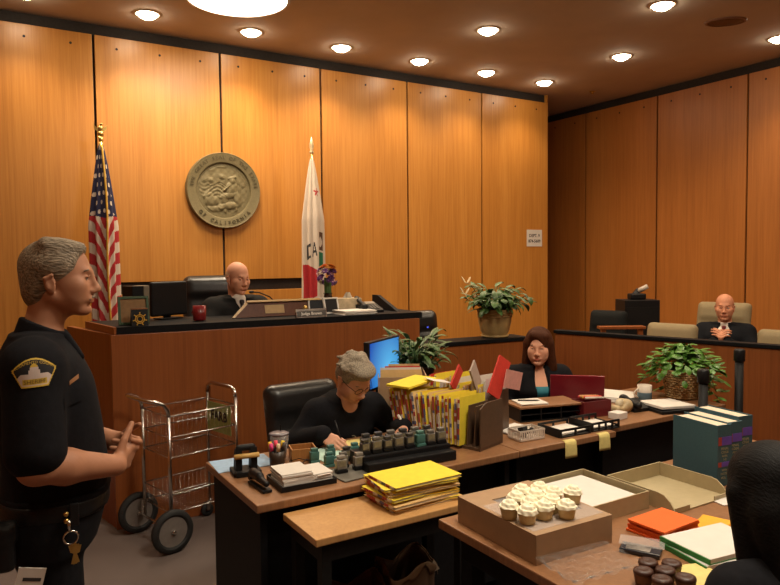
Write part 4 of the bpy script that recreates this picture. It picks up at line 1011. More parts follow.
obj('handset', SDF().cap((-.04, -.06, .045), (-.04, .06, .07), .015, k=.01).cap((-.04, -.068, .038), (-.04, -.05, .038), .02, k=.02).cap((-.04, .05, .062), (-.04, .07, .062), .02, k=.02).mesh(.005), BLKP, t, True)
o = obj('note_block', MB().box((3.23, 2.70, TZ + .02), (.085, .075, .038), (0, 0, R(6)), .002), PAPER); tag(o, 'block of pale note paper at the front corner of the far desk', 'note block')
mug((3.765, 2.93, TZ + .001), 'white and blue coffee mug beside the trailing plant', WPL, mk('mug_blue', (.10, .17, .22), .4), rz=2.75, s=1.12)
t = thing('open_binder', 'black binder with white pages tilted over the end of the far desk', 'binder', (3.69, 2.69, TZ + .001), R(-14))
obj('cover', MB().box((0, 0, .010), (.30, .25, .018), None, .003), BLKP, t)
obj('pages', MB().box((-.01, .01, .030), (.26, .22, .016), (R(0), R(2), R(3)), .002), PAPER, t)
# sticky notes on the desk edge
for x, lb in ((2.63, 'yellow sticky note hanging from the right desk edge, below the white basket'), (2.885, 'yellow sticky note hanging from the right desk edge, near its right end')):
    def fn(u, v, x=x): return (x - .04 + .078 * u, 2.503 - .008 * math.sin(pi * .5 * v) * (.4 + u), TZ + .0018 - .09 * (v - .2) / .8) if v > .2 else (x - .04 + .078 * u, 2.503 + .025 * (1 - v / .2), TZ + .0018)
    o = obj('sticky_note', MB().grid(fn, 8, 8), PALEY, None, True); tag(o, lb, 'sticky note')
    md = o.modifiers.new('thick', 'SOLIDIFY'); md.thickness = .0008
for (x, y, hh, lb) in ((3.545, 2.36, 1.05, 'black post standing in front of the trailing plant'), (4.16, 2.52, 1.10, 'black post standing right of the trailing plant')):
    t = thing('barrier_post', lb, 'post', (x, y, 0))
    obj('base', MB().lathe([(.0001, .03), (.03, .03), (.13, .012), (.135, 0)], cap=False), BLKM, t, True)
    obj('pole', MB().cyl((0, 0, .02), (0, 0, hh - .08), .026), BLKM, t, True)
    obj('belt_head', MB().lathe([(.026, hh - .08), (.034, hh - .075), (.034, hh - .01), (.028, hh), (.0001, hh)], cap=False), BLKP, t, True)

# ------------------------------------------------------------------ on the near table
t = thing('bakery_box', 'large brown cardboard bakery box with cream cupcakes on its lid', 'bakery box', (1.635, 1.735, TZ + .001), R(-1.5))
bx_ = MB(); w_, d_, h_ = .335, .415, .092
bx_.bx(-w_ / 2, w_ / 2, -d_ / 2, -d_ / 2 + .003, 0, h_).bx(-w_ / 2, w_ / 2, d_ / 2 - .003, d_ / 2, 0, h_).bx(-w_ / 2, -w_ / 2 + .003, -d_ / 2 + .003, d_ / 2 - .003, 0, h_).bx(w_ / 2 - .003, w_ / 2, -d_ / 2 + .003, d_ / 2 - .003, 0, h_).bx(-w_ / 2 + .003, w_ / 2 - .003, -d_ / 2 + .003, d_ / 2 - .003, 0, .003)
obj('sides', bx_, CARD, t)
lid = MB(); a0, a1, b0, b1 = -.085, .125, -.115, .115
lid.bx(-w_ / 2, a0, -d_ / 2, d_ / 2, h_, h_ + .003).bx(a1, w_ / 2, -d_ / 2, d_ / 2, h_, h_ + .003).bx(a0, a1, -d_ / 2, b0, h_, h_ + .003).bx(a0, a1, b1, d_ / 2, h_, h_ + .003)
obj('lid', lid, CARD, t)
obj('window_film', MB().bx(a0 - .01, a1 + .01, b0 - .01, b1 + .01, h_ - .0012, h_ - .0004), PLASTIC, t)
obj('inside_liner', MB().bx(-w_ / 2 + .006, w_ / 2 - .006, -d_ / 2 + .006, d_ / 2 - .006, .006, .075), CARDIN, t)
o = thing('cupcake_carrier', 'clear plastic tray under the cream cupcakes on the bakery box', 'plastic tray', (1.635, 1.685, TZ + .0965), R(-1.5))
obj('sheet', MB().bx(-.155, .155, -.13, .13, 0, .0015), PLASTIC, o)
CREAM = mk('cream_frosting', (.84, .78, .58), .6, var=.04); CAKE = mk('sponge_cake', (.56, .36, .14), .8, var=.15, scale=120); WRAP = mk('cup_wrapper', (.66, .50, .24), .6, var=.1)
def cupcake(x, y, z, label, group, fm_, cm, flat=False, s=1.):
    t = thing('cupcake', label, 'cupcake', (x, y, z), rng.uniform(0, 6), group)
    n = 48
    vs = MB().grid(lambda u, v: ((.021 + .007 * v + .0009 * math.cos(24 * 2 * pi * u)) * s * math.cos(2 * pi * u), (.021 + .007 * v + .0009 * math.cos(24 * 2 * pi * u)) * s * math.sin(2 * pi * u), .034 * v * s), n, 4, True)
    vs.v += [(0, 0, 0)]; o_ = len(vs.v) - 1
    for k in range(n): vs.f.append((o_, (k + 1) % n, k)); vs.mi.append(0)
    obj('wrapper', vs, cm, t, True)
    if flat:
        obj('frosting', MB().lathe([(.027 * s, .033 * s), (.030 * s, .037 * s), (.028 * s, .045 * s), (.017 * s, .049 * s), (.009 * s, .046 * s), (.0001, .045 * s)], cap=False), fm_, t, True)
    else:
        def fr(u, v):
            a = 2 * pi * u; r = .031 * (1 - v) ** .55 * (1 + .055 * math.sin(8 * a + 10 * v)) * s; return (r * math.cos(a), r * math.sin(a), (.033 + .024 * v ** .8 + .0025 * math.sin(14 * v + a)) * s)
        obj('frosting', MB().grid(fr, 40, 16, True), fm_, t, True)
    return t
CC = [(1.492, 1.672), (1.510, 1.618), (1.562, 1.66), (1.556, 1.715), (1.572, 1.605 + .01), (1.625, 1.64), (1.618, 1.70), (1.612, 1.752), (1.628, 1.585), (1.672, 1.738), (1.676, 1.685), (1.73, 1.66)]
lbs = ['at the left end of the front row', 'in the front row, second from its left end', 'in the middle row, first on the left', 'at the back left behind the first row', 'in the front row, third from its left end', 'in the centre of the group', 'in the third row at the middle', 'in the back row, left one', 'at the front right, standing clear of the rest', 'in the back row, tallest looking one', 'in the third row at the right', 'at the right end of the group']
for (x, y), l in zip(CC, lbs): cupcake(1.612 + (x - 1.60) * 1.17, 1.675 + (y - 1.665) * 1.17, TZ + .099, 'cream frosted cupcake on the bakery box, ' + l, 'cream cupcakes', CREAM, WRAP, False, 1.1)
# two beige trays
BT = mk('beige_tray', (.40, .325, .185), .5, var=.04)
def beige_tray(label, x0, x1, y0, y1, hgt, open_near):
    t = thing('letter_tray', label, 'tray', (x0, y0, TZ + .001))
    w_, d_ = x1 - x0, y1 - y0
    obj('floor_plate', MB().bx(0, w_, 0, d_, 0, .005), BT, t)
    YZ = Matrix(((0, 0, 1), (1, 0, 0), (0, 1, 0)))
    side = [(0, .005), (d_, .005), (d_, hgt), (.075, hgt), (.05, hgt * .93), (.022, hgt * .6), (.006, hgt * .25)] if open_near else [(0, .005), (d_, .005), (d_, hgt), (0, hgt)]
    obj('side_wall', MB().prism(side, 0, .005, YZ), BT, t); obj('side_wall', MB().prism(side, w_ - .005, w_, YZ), BT, t)
    obj('back_wall', MB().bx(.005, w_ - .005, d_ - .005, d_, .005, hgt), BT, t)
    if not open_near: obj('front_wall', MB().bx(.005, w_ - .005, 0, .005, .005, hgt), BT, t)
    else:
        obj('front_lip', MB().bx(.005, .09, 0, .005, .005, .02), BT, t); obj('front_lip', MB().bx(w_ - .09, w_ - .005, 0, .005, .005, .02), BT, t)
    return t
beige_tray('beige letter tray of white papers right behind the cupcake box', 1.835, 2.165, 1.66, 1.99, .066, False)
beige_tray('empty beige letter tray with rounded open front beside the law books', 2.19, 2.525, 1.565, 1.885, .062, True)
o = thing('paper_pile', 'white papers filling the beige tray behind the cupcakes', 'papers', (1.995, 1.825, TZ + .007), 0)
for k in range(7): obj('sheet', MB().box((rng.uniform(-.006, .006), rng.uniform(-.006, .006), .003 + .0065 * k), (.27, .29, .006), (0, 0, rng.uniform(-.04, .04))), PAPER, o)
# law books
TEALB = mk('teal_cloth', (.028, .080, .102), .7, var=.08, scale=150, bump=.05); GOLDT = mk('spine_print', (.30, .27, .15), .6); VIO = mk('spine_violet', (.10, .055, .36), .5); SRED = mk('spine_red', (.30, .04, .03), .5); PAGE = mk('page_edges', (.66, .56, .42), .8, var=.06, scale=200, stretch=(1, 30, 1))
def lawbook(label, o_, rz, th, hgt, dep, k):
    t = thing('law_book', label, 'book', (o_[0], o_[1], TZ + .001), rz, 'teal law books')
    # local: x thickness, y depth away from spine
    obj('cover', MB().bx(0, .004, 0, dep, 0, hgt, .001).bx(th - .004, th, 0, dep, 0, hgt, .001).bx(.004, th - .004, 0, .006, 0, hgt, .001), TEALB, t)
    obj('pages', MB().bx(.005, th - .005, .012, dep - .008, .004, hgt - .005), PAGE, t)
    m = MB(); m.bx(.024, th - .004, -.0012, -.0002, hgt - .085, hgt - .05)
    m2 = MB(); m2.bx(.005, .0235, -.0012, -.0002, hgt - .085, hgt - .05); obj('title_band', m, VIO, t); obj('red_tab', m2, SRED, t)
    m3 = MB(); m3.bx(.024, th - .004, -.0012, -.0002, hgt - .175, hgt - .155); m4 = MB(); m4.bx(.005, .0235, -.0012, -.0002, hgt - .175, hgt - .155); obj('volume_band', m3, VIO, t); obj('red_tab', m4, SRED, t)
    M = lambda z, x=0: frame((th / 2 + x, -.0006, z), (1, 0, 0), (0, 0, 1))
    lt = MB()
    for z, s in (('CAL', hgt - .068), ('CODE', hgt - .165)): pass
    for body, z, sz in (('PENAL', hgt - .10, .015), ('CODE', hgt - .115, .015), ('ANN.', hgt - .13, .013), ('1-%d' % (k + 2), hgt - .145, .014), ('WITH', hgt - .19, .012), ('NOTES', hgt - .205, .014), ('VOL. %d' % (k + 1), hgt - .222, .014)):
        q = text_on(body, M(z), sz, .0003); lt.add(q.v, q.f)
    obj('lettering', lt, GOLDT, t)
    return t
e = Vector((math.cos(R(-8)), math.sin(R(-8)), 0))
for k, lb in enumerate(('thick teal law book nearest the empty beige tray', 'middle one of the three teal law books', 'teal law book nearest the dark-haired head')):
    p = Vector((2.595, 1.66, 0)) + e * (.088 * k) + Vector((.0, .02, 0)) * k
    lawbook(lb, (p.x, p.y), R(-8), .084, [.256, .256, .268][k], .235, k)
# coloured papers
zz = TZ + .001
for k in range(5):
    th = .0085
    o = obj('orange_folder', MB().box((2.025 + rng.uniform(-.006, .006), 1.495 + rng.uniform(-.006, .006), zz + th / 2), (.195, .145, th - .0008), (0, 0, R(3) + rng.uniform(-.06, .06)), .001), ORG)
    tag(o, 'bright orange card pad, %s from the top of its pile' % ordn(4 - k), 'paper pad', 'orange pads'); zz += th
for k in range(3):
    o = obj('gold_sheet', MB().box((2.19 + .008 * k, 1.438 - .006 * k, TZ + .003 + .0035 * k), (.13, .10, .0028), (0, 0, R(-14 + 16 * k))), YELP); tag(o, 'golden yellow sheet beside the orange pads, %s from the top' % ordn(2 - k), 'paper', 'golden sheets')
o = obj('paper_sheet', MB().box((2.50, 1.545, TZ + .003), (.15, .09, .003), (0, 0, R(-12))), PAPER); tag(o, 'white sheet between the open beige tray and the dark-haired head', 'paper')
t = thing('flip_phone', 'dark mobile phone with a pale photo on it, in front of the orange pads', 'phone', (1.812, 1.42, TZ + .001), R(-62))
obj('body', MB().box((0, 0, .008), (.125, .062, .015), None, .005), mk('phone_body', (.018, .022, .032), .25), t); obj('screen', MB().box((-.006, 0, .0163), (.075, .05, .0012)), mk('phone_picture', (.22, .2, .18), .25, var=.7, scale=25), t)
o = obj('clear_sleeve', MB().box((1.85, 1.445, TZ + .0185), (.14, .08, .0012), (0, 0, R(-55))), PLASTIC); tag(o, 'clear plastic sleeve lying over the mobile phone', 'plastic sleeve')
for k in range(2):
    o = thing('green_folder', 'green folder with white papers near the dark-haired person, %s one' % ('lower', 'upper')[k], 'folder', (2.02 + .012 * k, 1.292 + .01 * k, TZ + .0012 + .017 * k), R(-12 + 4 * k), 'green folders')
    obj('cover', MB().bx(-.14, .14, -.10, .10, 0, .0014).bx(-.14, -.136, -.10, .10, .0015, .0155), GRNF, o); obj('papers', MB().bx(-.134, .138, -.098, .098, .0016, .0155), PAPER, o)
o = obj('legal_pad', MB().box((1.80, 1.205, TZ + .006), (.14, .16, .01), (0, 0, R(-20)), .001), PALEY); tag(o, 'pale yellow legal pad at the near edge of the table', 'notepad')
# clear clamshell and chocolate cupcakes
CLR = mk('clamshell_plastic', (.9, .88, .85), .06, var=0, alpha=.035, spec=1.)
t = thing('clear_clamshell', 'empty clear plastic cupcake container in front of the bakery box', 'plastic container', (1.585, 1.43, TZ + .001), R(-6))
def dm(u, v):
    x = -.135 + .27 * u; y = -.085 + .17 * v; q = math.cos(x * 2 * pi / .066 + .3) * math.cos(y * 2 * pi / .066); e_ = min(u, 1 - u, v, 1 - v)
    return (x, y, .012 + .014 * max(-.4, min(.8, q)) + (.012 if e_ < .03 else 0))
obj('dimpled_tray', MB().grid(dm, 70, 46), CLR, t, True).modifiers.new('thick', 'SOLIDIFY').thickness = .0008
obj('rim', MB().tube([(-.137, -.087, .026), (.137, -.087, .026), (.137, .087, .026), (-.137, .087, .026)], .003, 6, True), CLR, t, True)
CHOC = mk('chocolate_frosting', (.045, .014, .007), .45, var=.25, scale=90, bump=.2); CHW = mk('chocolate_wrapper', (.13, .06, .03), .6, var=.2)
for (x, y), l in zip([(1.640, 1.275), (1.700, 1.305), (1.698, 1.243), (1.752, 1.262), (1.640, 1.212), (1.705, 1.182)], ['left of the pair in the second row', 'farthest from the camera', 'in the middle', 'nearest the yellow pad', 'front left, cut by the photo edge', 'front right, cut by the photo edge']):
    cupcake(x, y, TZ + .001, 'chocolate cupcake at the near table edge, ' + l, 'chocolate cupcakes', CHOC, CHW, True, .98)

# ------------------------------------------------------------------ bags under the low table
BAG = mk('brown_bag', (.10, .055, .03), .75, var=.2, scale=12, bump=.2); LINER = mk('bag_liner', (.60, .52, .42), .6)
def bin_(label, x, y, rz, w, d, h):
    t = thing('waste_bag', label, 'bag', (x, y, .001), rz)
    def fn(u, v):
        a = 2 * pi * u; q = 1 + .05 * math.sin(5 * a + 3 * v) + .03 * math.sin(11 * a); c, s = math.cos(a), math.sin(a)
        pr = (abs(c) ** 4 + abs(s) ** 4) ** -.25
        return (w / 2 * pr * c * q * (.85 + .18 * v), d / 2 * pr * s * q * (.85 + .18 * v), h * v + (.03 * math.sin(3 * a) if v > .9 else 0))
    m = MB().grid(fn, 40, 14, True); m.v.append((0, 0, .0)); k = len(m.v) - 1
    for i in range(40): m.f.append((k, (i + 1) % 40, i)); m.mi.append(0)
    o = obj('paper_bag', m, BAG, t, True); md = o.modifiers.new('thick', 'SOLIDIFY'); md.thickness = .003
    def fl(u, v):
        p = fn(u, 1.); s = 1.03 + .02 * v; return (p[0] * s, p[1] * s, p[2] + .006 - .05 * v * (.6 + .4 * math.sin(9 * 2 * pi * u)))
    o = obj('folded_rim', MB().grid(fl, 40, 4, True), mk('bag_rim', (.16, .095, .05), .8), t, True); o.modifiers.new('thick', 'SOLIDIFY').thickness = .002
    return t
bin_('crumpled brown paper bag under the low table, right one with a white torn edge', 1.545, 2.40, R(8), .22, .19, .40)
bin_('crumpled brown paper bag under the low table, left one behind the table leg', 1.285, 2.39, R(-8), .23, .19, .36)
o = obj('torn_paper', MB().prism([(0, 0), (.05, .01), (.02, .06)], -.001, .001, Matrix(((1, 0, 0), (0, 0, 1), (0, 1, 0)))), LINER); o.location = (1.605, 2.32, .365); tag(o, 'white torn scrap sticking out of the right paper bag', 'paper scrap')
# ------------------------------------------------------------------ mail cart
CO = Vector((.945, 4.03, 0)); CRZ = R(13.5)
t = thing('mail_cart', 'chrome wire two-basket mail cart standing before the wood bench', 'cart', CO, CRZ)
CL, CWD = .45, .345    # local x length, y width
P_ = MB
zt = [.79, .665, .545]; zl = [.325, .215]
for (x, y, nm_) in ((0, 0, 0), (0, CWD, 1), (CL, 0, 2), (CL, CWD, 3)):
    obj('post', MB().cyl((x, y, .12 if x == 0 else .09), (x, y, .80 if x == 0 else .84), .011, seg=12), CHROME, t, True)
obj('push_handle', MB().tube([(0, 0, .79), (-.006, 0, .83), (-.03, 0, .865), (-.075, 0, .885), (-.10, .02, .89), (-.11, .06, .89), (-.11, CWD - .06, .89), (-.10, CWD - .02, .89), (-.075, CWD, .885), (-.03, CWD, .865), (-.006, CWD, .83), (0, CWD, .79)], .0115, 12), CHROME, t, True)
obj('end_loop', MB().tube([(CL, 0, .83), (CL + .002, .012, .875), (CL + .004, .05, .895), (CL + .004, CWD - .05, .895), (CL + .002, CWD - .012, .875), (CL, CWD, .83)], .0115, 12), CHROME, t, True)
def basket(name, zs, par):
    m = MB()
    for z in zs: m.tube([(0, 0, z), (CL, 0, z), (CL, CWD, z), (0, CWD, z)], .0045, 8, True)
    n = 15
    for k in range(1, n):
        x = CL * k / n; m.tube([(x, 0, zs[0]), (x, 0, zs[-1]), (x, CWD, zs[-1]), (x, CWD, zs[0])], .0009, 4)
    for k in range(1, 10):
        y = CWD * k / 10; m.tube([(0, y, zs[0]), (0, y, zs[-1]), (CL, y, zs[-1]), (CL, y, zs[0])], .0009, 4)
    return obj(name, m, CHROME, par, True)
basket('upper_basket', zt, t); basket('lower_basket', zl, t)
RIMG = mk('wheel_grey', (.22, .19, .17), .45, .3)
for y in (-.05, CWD + .05):
    Mx = Matrix(((1, 0, 0), (0, 0, 1), (0, 1, 0)))
    w = obj('wheel', MB().lathe([(.10, -.018), (.124, -.016), (.128, 0), (.124, .016), (.10, .018), (.088, .012), (.088, -.012), (.10, -.018)], seg=40, M=Mx, cap=False), RUBBER, t, True, loc=(-.02, y, .1285))
    obj('wheel_disc', MB().lathe([(.0001, -.022), (.016, -.022), (.018, -.014), (.06, -.008), (.088, -.010), (.088, .010), (.06, .008), (.018, .014), (.016, .022), (.0001, .022)], seg=36, M=Mx, cap=False), RIMG, w, 40)
    obj('hub_cap', MB().sph((0, -.024, 0), (.012, .008, .012)).sph((0, .024, 0), (.012, .008, .012)), CHROME, w, True)
obj('axle', MB().cyl((-.02, -.035, .1285), (-.02, CWD + .035, .1285), .008).bx(-.022, .004, -.004, .004, .12, .22).bx(-.022, .004, CWD - .004, CWD + .004, .12, .22), CHROME, t)
for y in (.02, CWD - .02):
    w = obj('caster', MB().lathe([(.02, -.012), (.042, -.010), (.044, 0), (.042, .010), (.02, .012), (.02, -.012)], seg=24, M=Matrix(((1, 0, 0), (0, 0, 1), (0, 1, 0))), cap=False), RUBBER, t, True, loc=(CL - .03, y, .0445))
    obj('fork', MB().bx(-.012, .012, -.018, -.014, 0, .05).bx(-.012, .012, .014, .018, 0, .05).bx(-.012, .012, -.014, .014, .05, .054).cyl((0, 0, .05), (.03, 0, .06), .008), CHROME, w)
M_ = Matrix.Translation(CO) @ Matrix.Rotation(CRZ, 4, 'Z')
p = M_ @ Vector((CL - .014, .178, .68))
SG = mk('sign_green', (.36, .43, .15), .7, var=.06)
s = thing('cart_sign', 'green paper sign lettered in black, hung inside the end of the cart basket', 'sign', p, CRZ)
obj('sheet', MB().box((0, 0, 0), (.002, .285, .19)), SG, s)
obj('lettering', text_on('FARB', frame((-.0013, 0, .01), (0, -1, 0), (0, 0, 1)), .085, .0004, .003), INK, s)

# ------------------------------------------------------------------ jury box
RA = Vector((4.405, 4.38, 0)); RB = Vector((4.93, 2.62, 0)); d = (RB - RA).normalized(); RE = RA + d * 4.6
rt = math.atan2(d.y, d.x); LR = 4.6
t = thing('jury_box_rail', 'wood panelled jury box front with a thin black cap', 'jury rail', RA, rt)
obj('front_panel', MB().bx(0, LR, 0, .05, 0, 1.02, .004), W_JURY_DIM if False else W_BENCH_DIM, t)
obj('cap', MB().bx(-.01, LR, -.012, .075, 1.0205, 1.05, .004), BLK, t)
def jchair(label, x, y, rz, w, bh, seat=.45, rake=12, mat=BEIGE, zf=.121):
    return swivel('jury_chair', label, 'chair', (x, y, zf), rz, w, bh, mat, seat_z=seat, base=False, arms=False, rake=rake, group='jury chairs', thick=.045, round_=.044)
JF = R(196)
jchair('low-backed beige jury chair left of the seated man', 5.22, 3.92, JF, .46, .56, seat=.42)
jchair('tall beige jury chair behind the seated man in a suit', 5.99, 3.91, JF, .50, .70, seat=.45, rake=14)
jchair('beige jury chair just right of the seated man', 5.95, 3.43, JF, .44, .46, seat=.42)
jchair('beige jury chair cut by the right edge of the photo', 5.62, 3.08, JF, .46, .54, seat=.42)
DKG = mk('charcoal_upholstery', (.010, .011, .011), .85, var=.1, spec=.15)
jchair('dark charcoal chair at the left end of the jury box', 5.20, 4.62, R(200), .38, .58, seat=.48, mat=DKG, zf=.121)
t = thing('equipment_cabinet', 'black box cabinet standing at the back of the jury box', 'cabinet', (5.86, 4.66, .121), R(-30))
obj('body', MB().box((0, 0, .57), (.36, .28, 1.12), None, .006), BLKP, t); obj('door', MB().box((0, -.144, .56), (.33, .008, 1.0)), BLKM, t)
t = thing('document_camera', 'black camera with a white barrel on top of the black cabinet', 'camera', (5.88, 4.66, 1.2525), R(-30))
obj('mount', SDF().box((-.02, 0, .03), (.08, .06, .03), .012).cap((-.03, 0, .05), (-.01, 0, .09), .035, .025, k=.02).mesh(.007), BLKP, t, True)
obj('barrel', MB().cyl((-.01, -.0, .082), (.075, -.05, .135), .026, .024), mk('pale_grey', (.48, .42, .36), .5), t, True)
t = thing('side_table', 'small wooden ledge table behind the jury rail', 'table', (5.06, 4.18, .0), R(-31))
obj('tabletop', MB().bx(-.22, .20, -.04, .06, 1.035, 1.06, .004), W_BENCH_DIM, t)
for x in (-.2, .14): obj('leg', MB().bx(x, x + .04, -.02, .02, 0.0, 1.034), W_BENCH_DIM, t)
# ------------------------------------------------------------------ people
def skin(name, c): return mk(name, [min(.75, q * 1.22) for q in c], .58, spec=.32, var=.05, scale=22, bump=.02)
EYEW = mk('eye_white', (.55, .50, .45), .3, var=0); IRIS = mk('eye_iris', (.03, .02, .015), .2, var=0)
CLOTHB = mk('black_cloth', (.007, .007, .009), .9, var=.2, scale=60, bump=.08, spec=.15); ROBE = mk('black_robe', (.007, .0065, .0065), .85, var=.2, scale=30, bump=.1, spec=.2); SUIT = mk('navy_suit', (.009, .010, .013), .9, var=.15, scale=80, spec=.12)
WHITE_C = mk('white_cotton', (.70, .64, .57), .8, var=.03); TEALC = mk('teal_blouse', (.02, .17, .22), .7, var=.08)
def V3(p): return np.array(p, float)
def head(B, fem=False, s=1., smile=0.):
    e = lambda c, r, k=.02, **q: B.ell(V3(c) * s, V3(r) * s, k * s, **q)
    c_ = lambda a, b, ra, rb=None, k=.02, **q: B.cap(V3(a) * s, V3(b) * s, ra * s, (ra if rb is None else rb) * s, k * s, **q)
    e((-.014, 0, .036), (.098, .075, .083), .01)
    e((.026, 0, -.03), (.068, .062, .090), .03)
    for y in (-1, 1): e((.042, y * .036, -.050), (.034, .028, .040), .03)
    jw = .013 if not fem else .010
    for y in (-1, 1): c_((-.014, y * .051, -.058), (.060, y * .018, -.104), .018, jw, .022)
    e((.076, 0, -.102), (.018, .021, .017), .02)
    c_((.080, -.026, .020), (.080, .026, .020), .011, k=.022)
    for y in (-1, 1):
        e((.060, y * .043, -.022), (.022, .020, .02), .025)
        e((.098, y * .032, .004), (.017, .0165, .013) if not fem else (.0145, .0155, .011), .016 if not fem else .012, mode='d')
        B.ell(V3((.0745, y * .0315, .0025)) * s, .0132 * s, .003)
        e((.092, y * .032, .0005), (.014, .0115, .0034), .002, mode='d')
        c_((.0875, y * .044, .0055), (.091, y * .021, .0075), .0022, .0025, .004)
        e((-.016, y * .075, -.018), (.017, .007, .032), .008, rot=(0, R(-12), 0)); c_((-.026, y * .082, -.002), (-.010, y * .081, .010), .006, k=.006); c_((-.030, y * .081, .0), (-.022, y * .078, -.030), .005, k=.006)
        e((-.010, y * .085, -.015), (.008, .006, .015), .005, mode='d')
        e((.099, y * .0125, -.0415), (.009, .0085, .0075), .008)
    c_((.090, 0, .012), (.108, 0, -.030), .0075, .0105, .014); e((.110, 0, -.035), (.011, .0105, .0095), .01)
    e((.084, 0, -.067), (.014, .026, .017), .015)
    c_((.0945, -.020, -.0655), (.0945, .020, -.0655), .0042, k=.006); c_((.093, -.017, -.0755), (.093, .017, -.0755), .0052, k=.006)
    c_((.1015, -.022, -.0702 + .004 * smile), (.1035, 0, -.0705), .0016, k=.003, mode='d'); c_((.1035, 0, -.0705), (.1015, .022, -.0702 + .004 * smile), .0016, k=.003, mode='d')
    e((.094, 0, -.0855), (.008, .02, .004), .008, mode='d')
def eyes(parent, M, s=1., down=.0):
    for y in (-1, 1):
        c = M @ Vector((.0752 * s, y * .0315 * s, .0022 * s)); 
        o = obj('eye', MB().sph((0, 0, 0), .0118 * s, 16, 10), EYEW, parent, True); o.matrix_local = M @ Matrix.Translation((.0752 * s, y * .0315 * s, .0022 * s)) @ Matrix.Rotation(down, 4, 'Y')
        i = obj('iris', MB().sph((.0078 * s, 0, 0), (.0046 * s, .0052 * s, .0052 * s), 12, 8), IRIS, o, True)
def hand(B, w, d, t, n, curl, s=1., thumb=(.6, .7, .3), spread=0., r=1.):
    """w wrist, d towards the fingers, t towards the thumb side, n palm normal (fingers curl to it)"""
    w, d, t, n = V3(w), V3(d), V3(t), V3(n); d /= np.linalg.norm(d); t = t - d * (t @ d); t /= np.linalg.norm(t); m = np.cross(d, t); n = m if m @ n > 0 else -m
    for i in range(4):
        kn = w + (d * .090 * (1.0, 1.03, .99, .92)[i] + t * (.030 - .0195 * i)) * s
        B.cap(w + t * (.014 - .009 * i) * s, kn, .0145 * s, .0115 * s, .012)
        a = curl[i] if hasattr(curl, '__len__') else curl; dd = d + t * spread * (1.5 - i) * .1; p = kn; rr = .0092 * r
        for j, L in enumerate((.046, .028, .022)):
            a_ = a * (j + 1) * (.75, .85, .8)[j]; q = p + (dd * math.cos(a_) + n * math.sin(a_)) * L * s * (.94, 1.05, 1., .80)[i]
            B.cap(p, q, rr * s, (rr - .0008) * s, .003 if j else .006); p = q; rr -= .0007
    b0 = w + (d * .022 + t * .020 + n * .006) * s; d1 = d * thumb[0] + t * thumb[1] + n * thumb[2]; d1 /= np.linalg.norm(d1); p1 = b0 + d1 * .046 * s; d2 = d1 + d * .35 - t * .15; d2 /= np.linalg.norm(d2)
    B.cap(b0, p1, .0155 * s, .011 * s, .012); B.cap(p1, p1 + d2 * .032 * s, .0108 * s, .0098 * s, .003); B.cap(p1 + d2 * .032 * s, p1 + d2 * .056 * s, .0098 * s, .0085 * s, .003)
TOR_M = [(-.16, 0, .115, .160), (0, 0, .120, .165), (.25, 0, .108, .148), (.5, .006, .118, .160), (.75, .004, .118, .172), (.9, -.005, .095, .150), (1.0, -.01, .062, .09)]
TOR_F = [(-.16, 0, .115, .165), (0, 0, .118, .170), (.25, 0, .095, .130), (.5, .004, .108, .140), (.68, .018, .125, .145), (.82, .004, .100, .145), (.92, -.005, .080, .125), (1.0, -.01, .055, .075)]
def torso(B, pel, nb, prof, off=0., belly=0., sc=1.):
    pel, nb = V3(pel), V3(nb); z = nb - pel; L = np.linalg.norm(z); z /= L; y = np.array((0, 1., 0)); x = np.cross(y, z); x /= np.linalg.norm(x); y = np.cross(z, x)
    M = np.eye(4); M[:3, 0] = x; M[:3, 1] = y; M[:3, 2] = z; M[:3, 3] = pel
    old = B.M; B.M = old @ M
    lv = []
    for t, cx, rx, ry in prof:
        bl = belly * math.exp(-((t - .22) / .28) ** 2); lv.append((t * L, (cx + bl * .6), 0, rx * sc + bl * .5, ry * sc + bl * .3))
    zz = np.linspace(lv[0][0], lv[-1][0], 40); a = np.array(lv); tt = a[:, 0]
    # smooth the sections
    fine_ = [tuple([q] + [float(np.interp(q, tt, a[:, i])) for i in range(1, 5)]) for q in zz]
    for _ in range(2):
        f2 = np.array(fine_); f2[1:-1, 1:] = (f2[:-2, 1:] + 2 * f2[1:-1, 1:] + f2[2:, 1:]) / 4; fine_ = [tuple(r) for r in f2]
    B.stack(fine_, .03, off); B.M = old
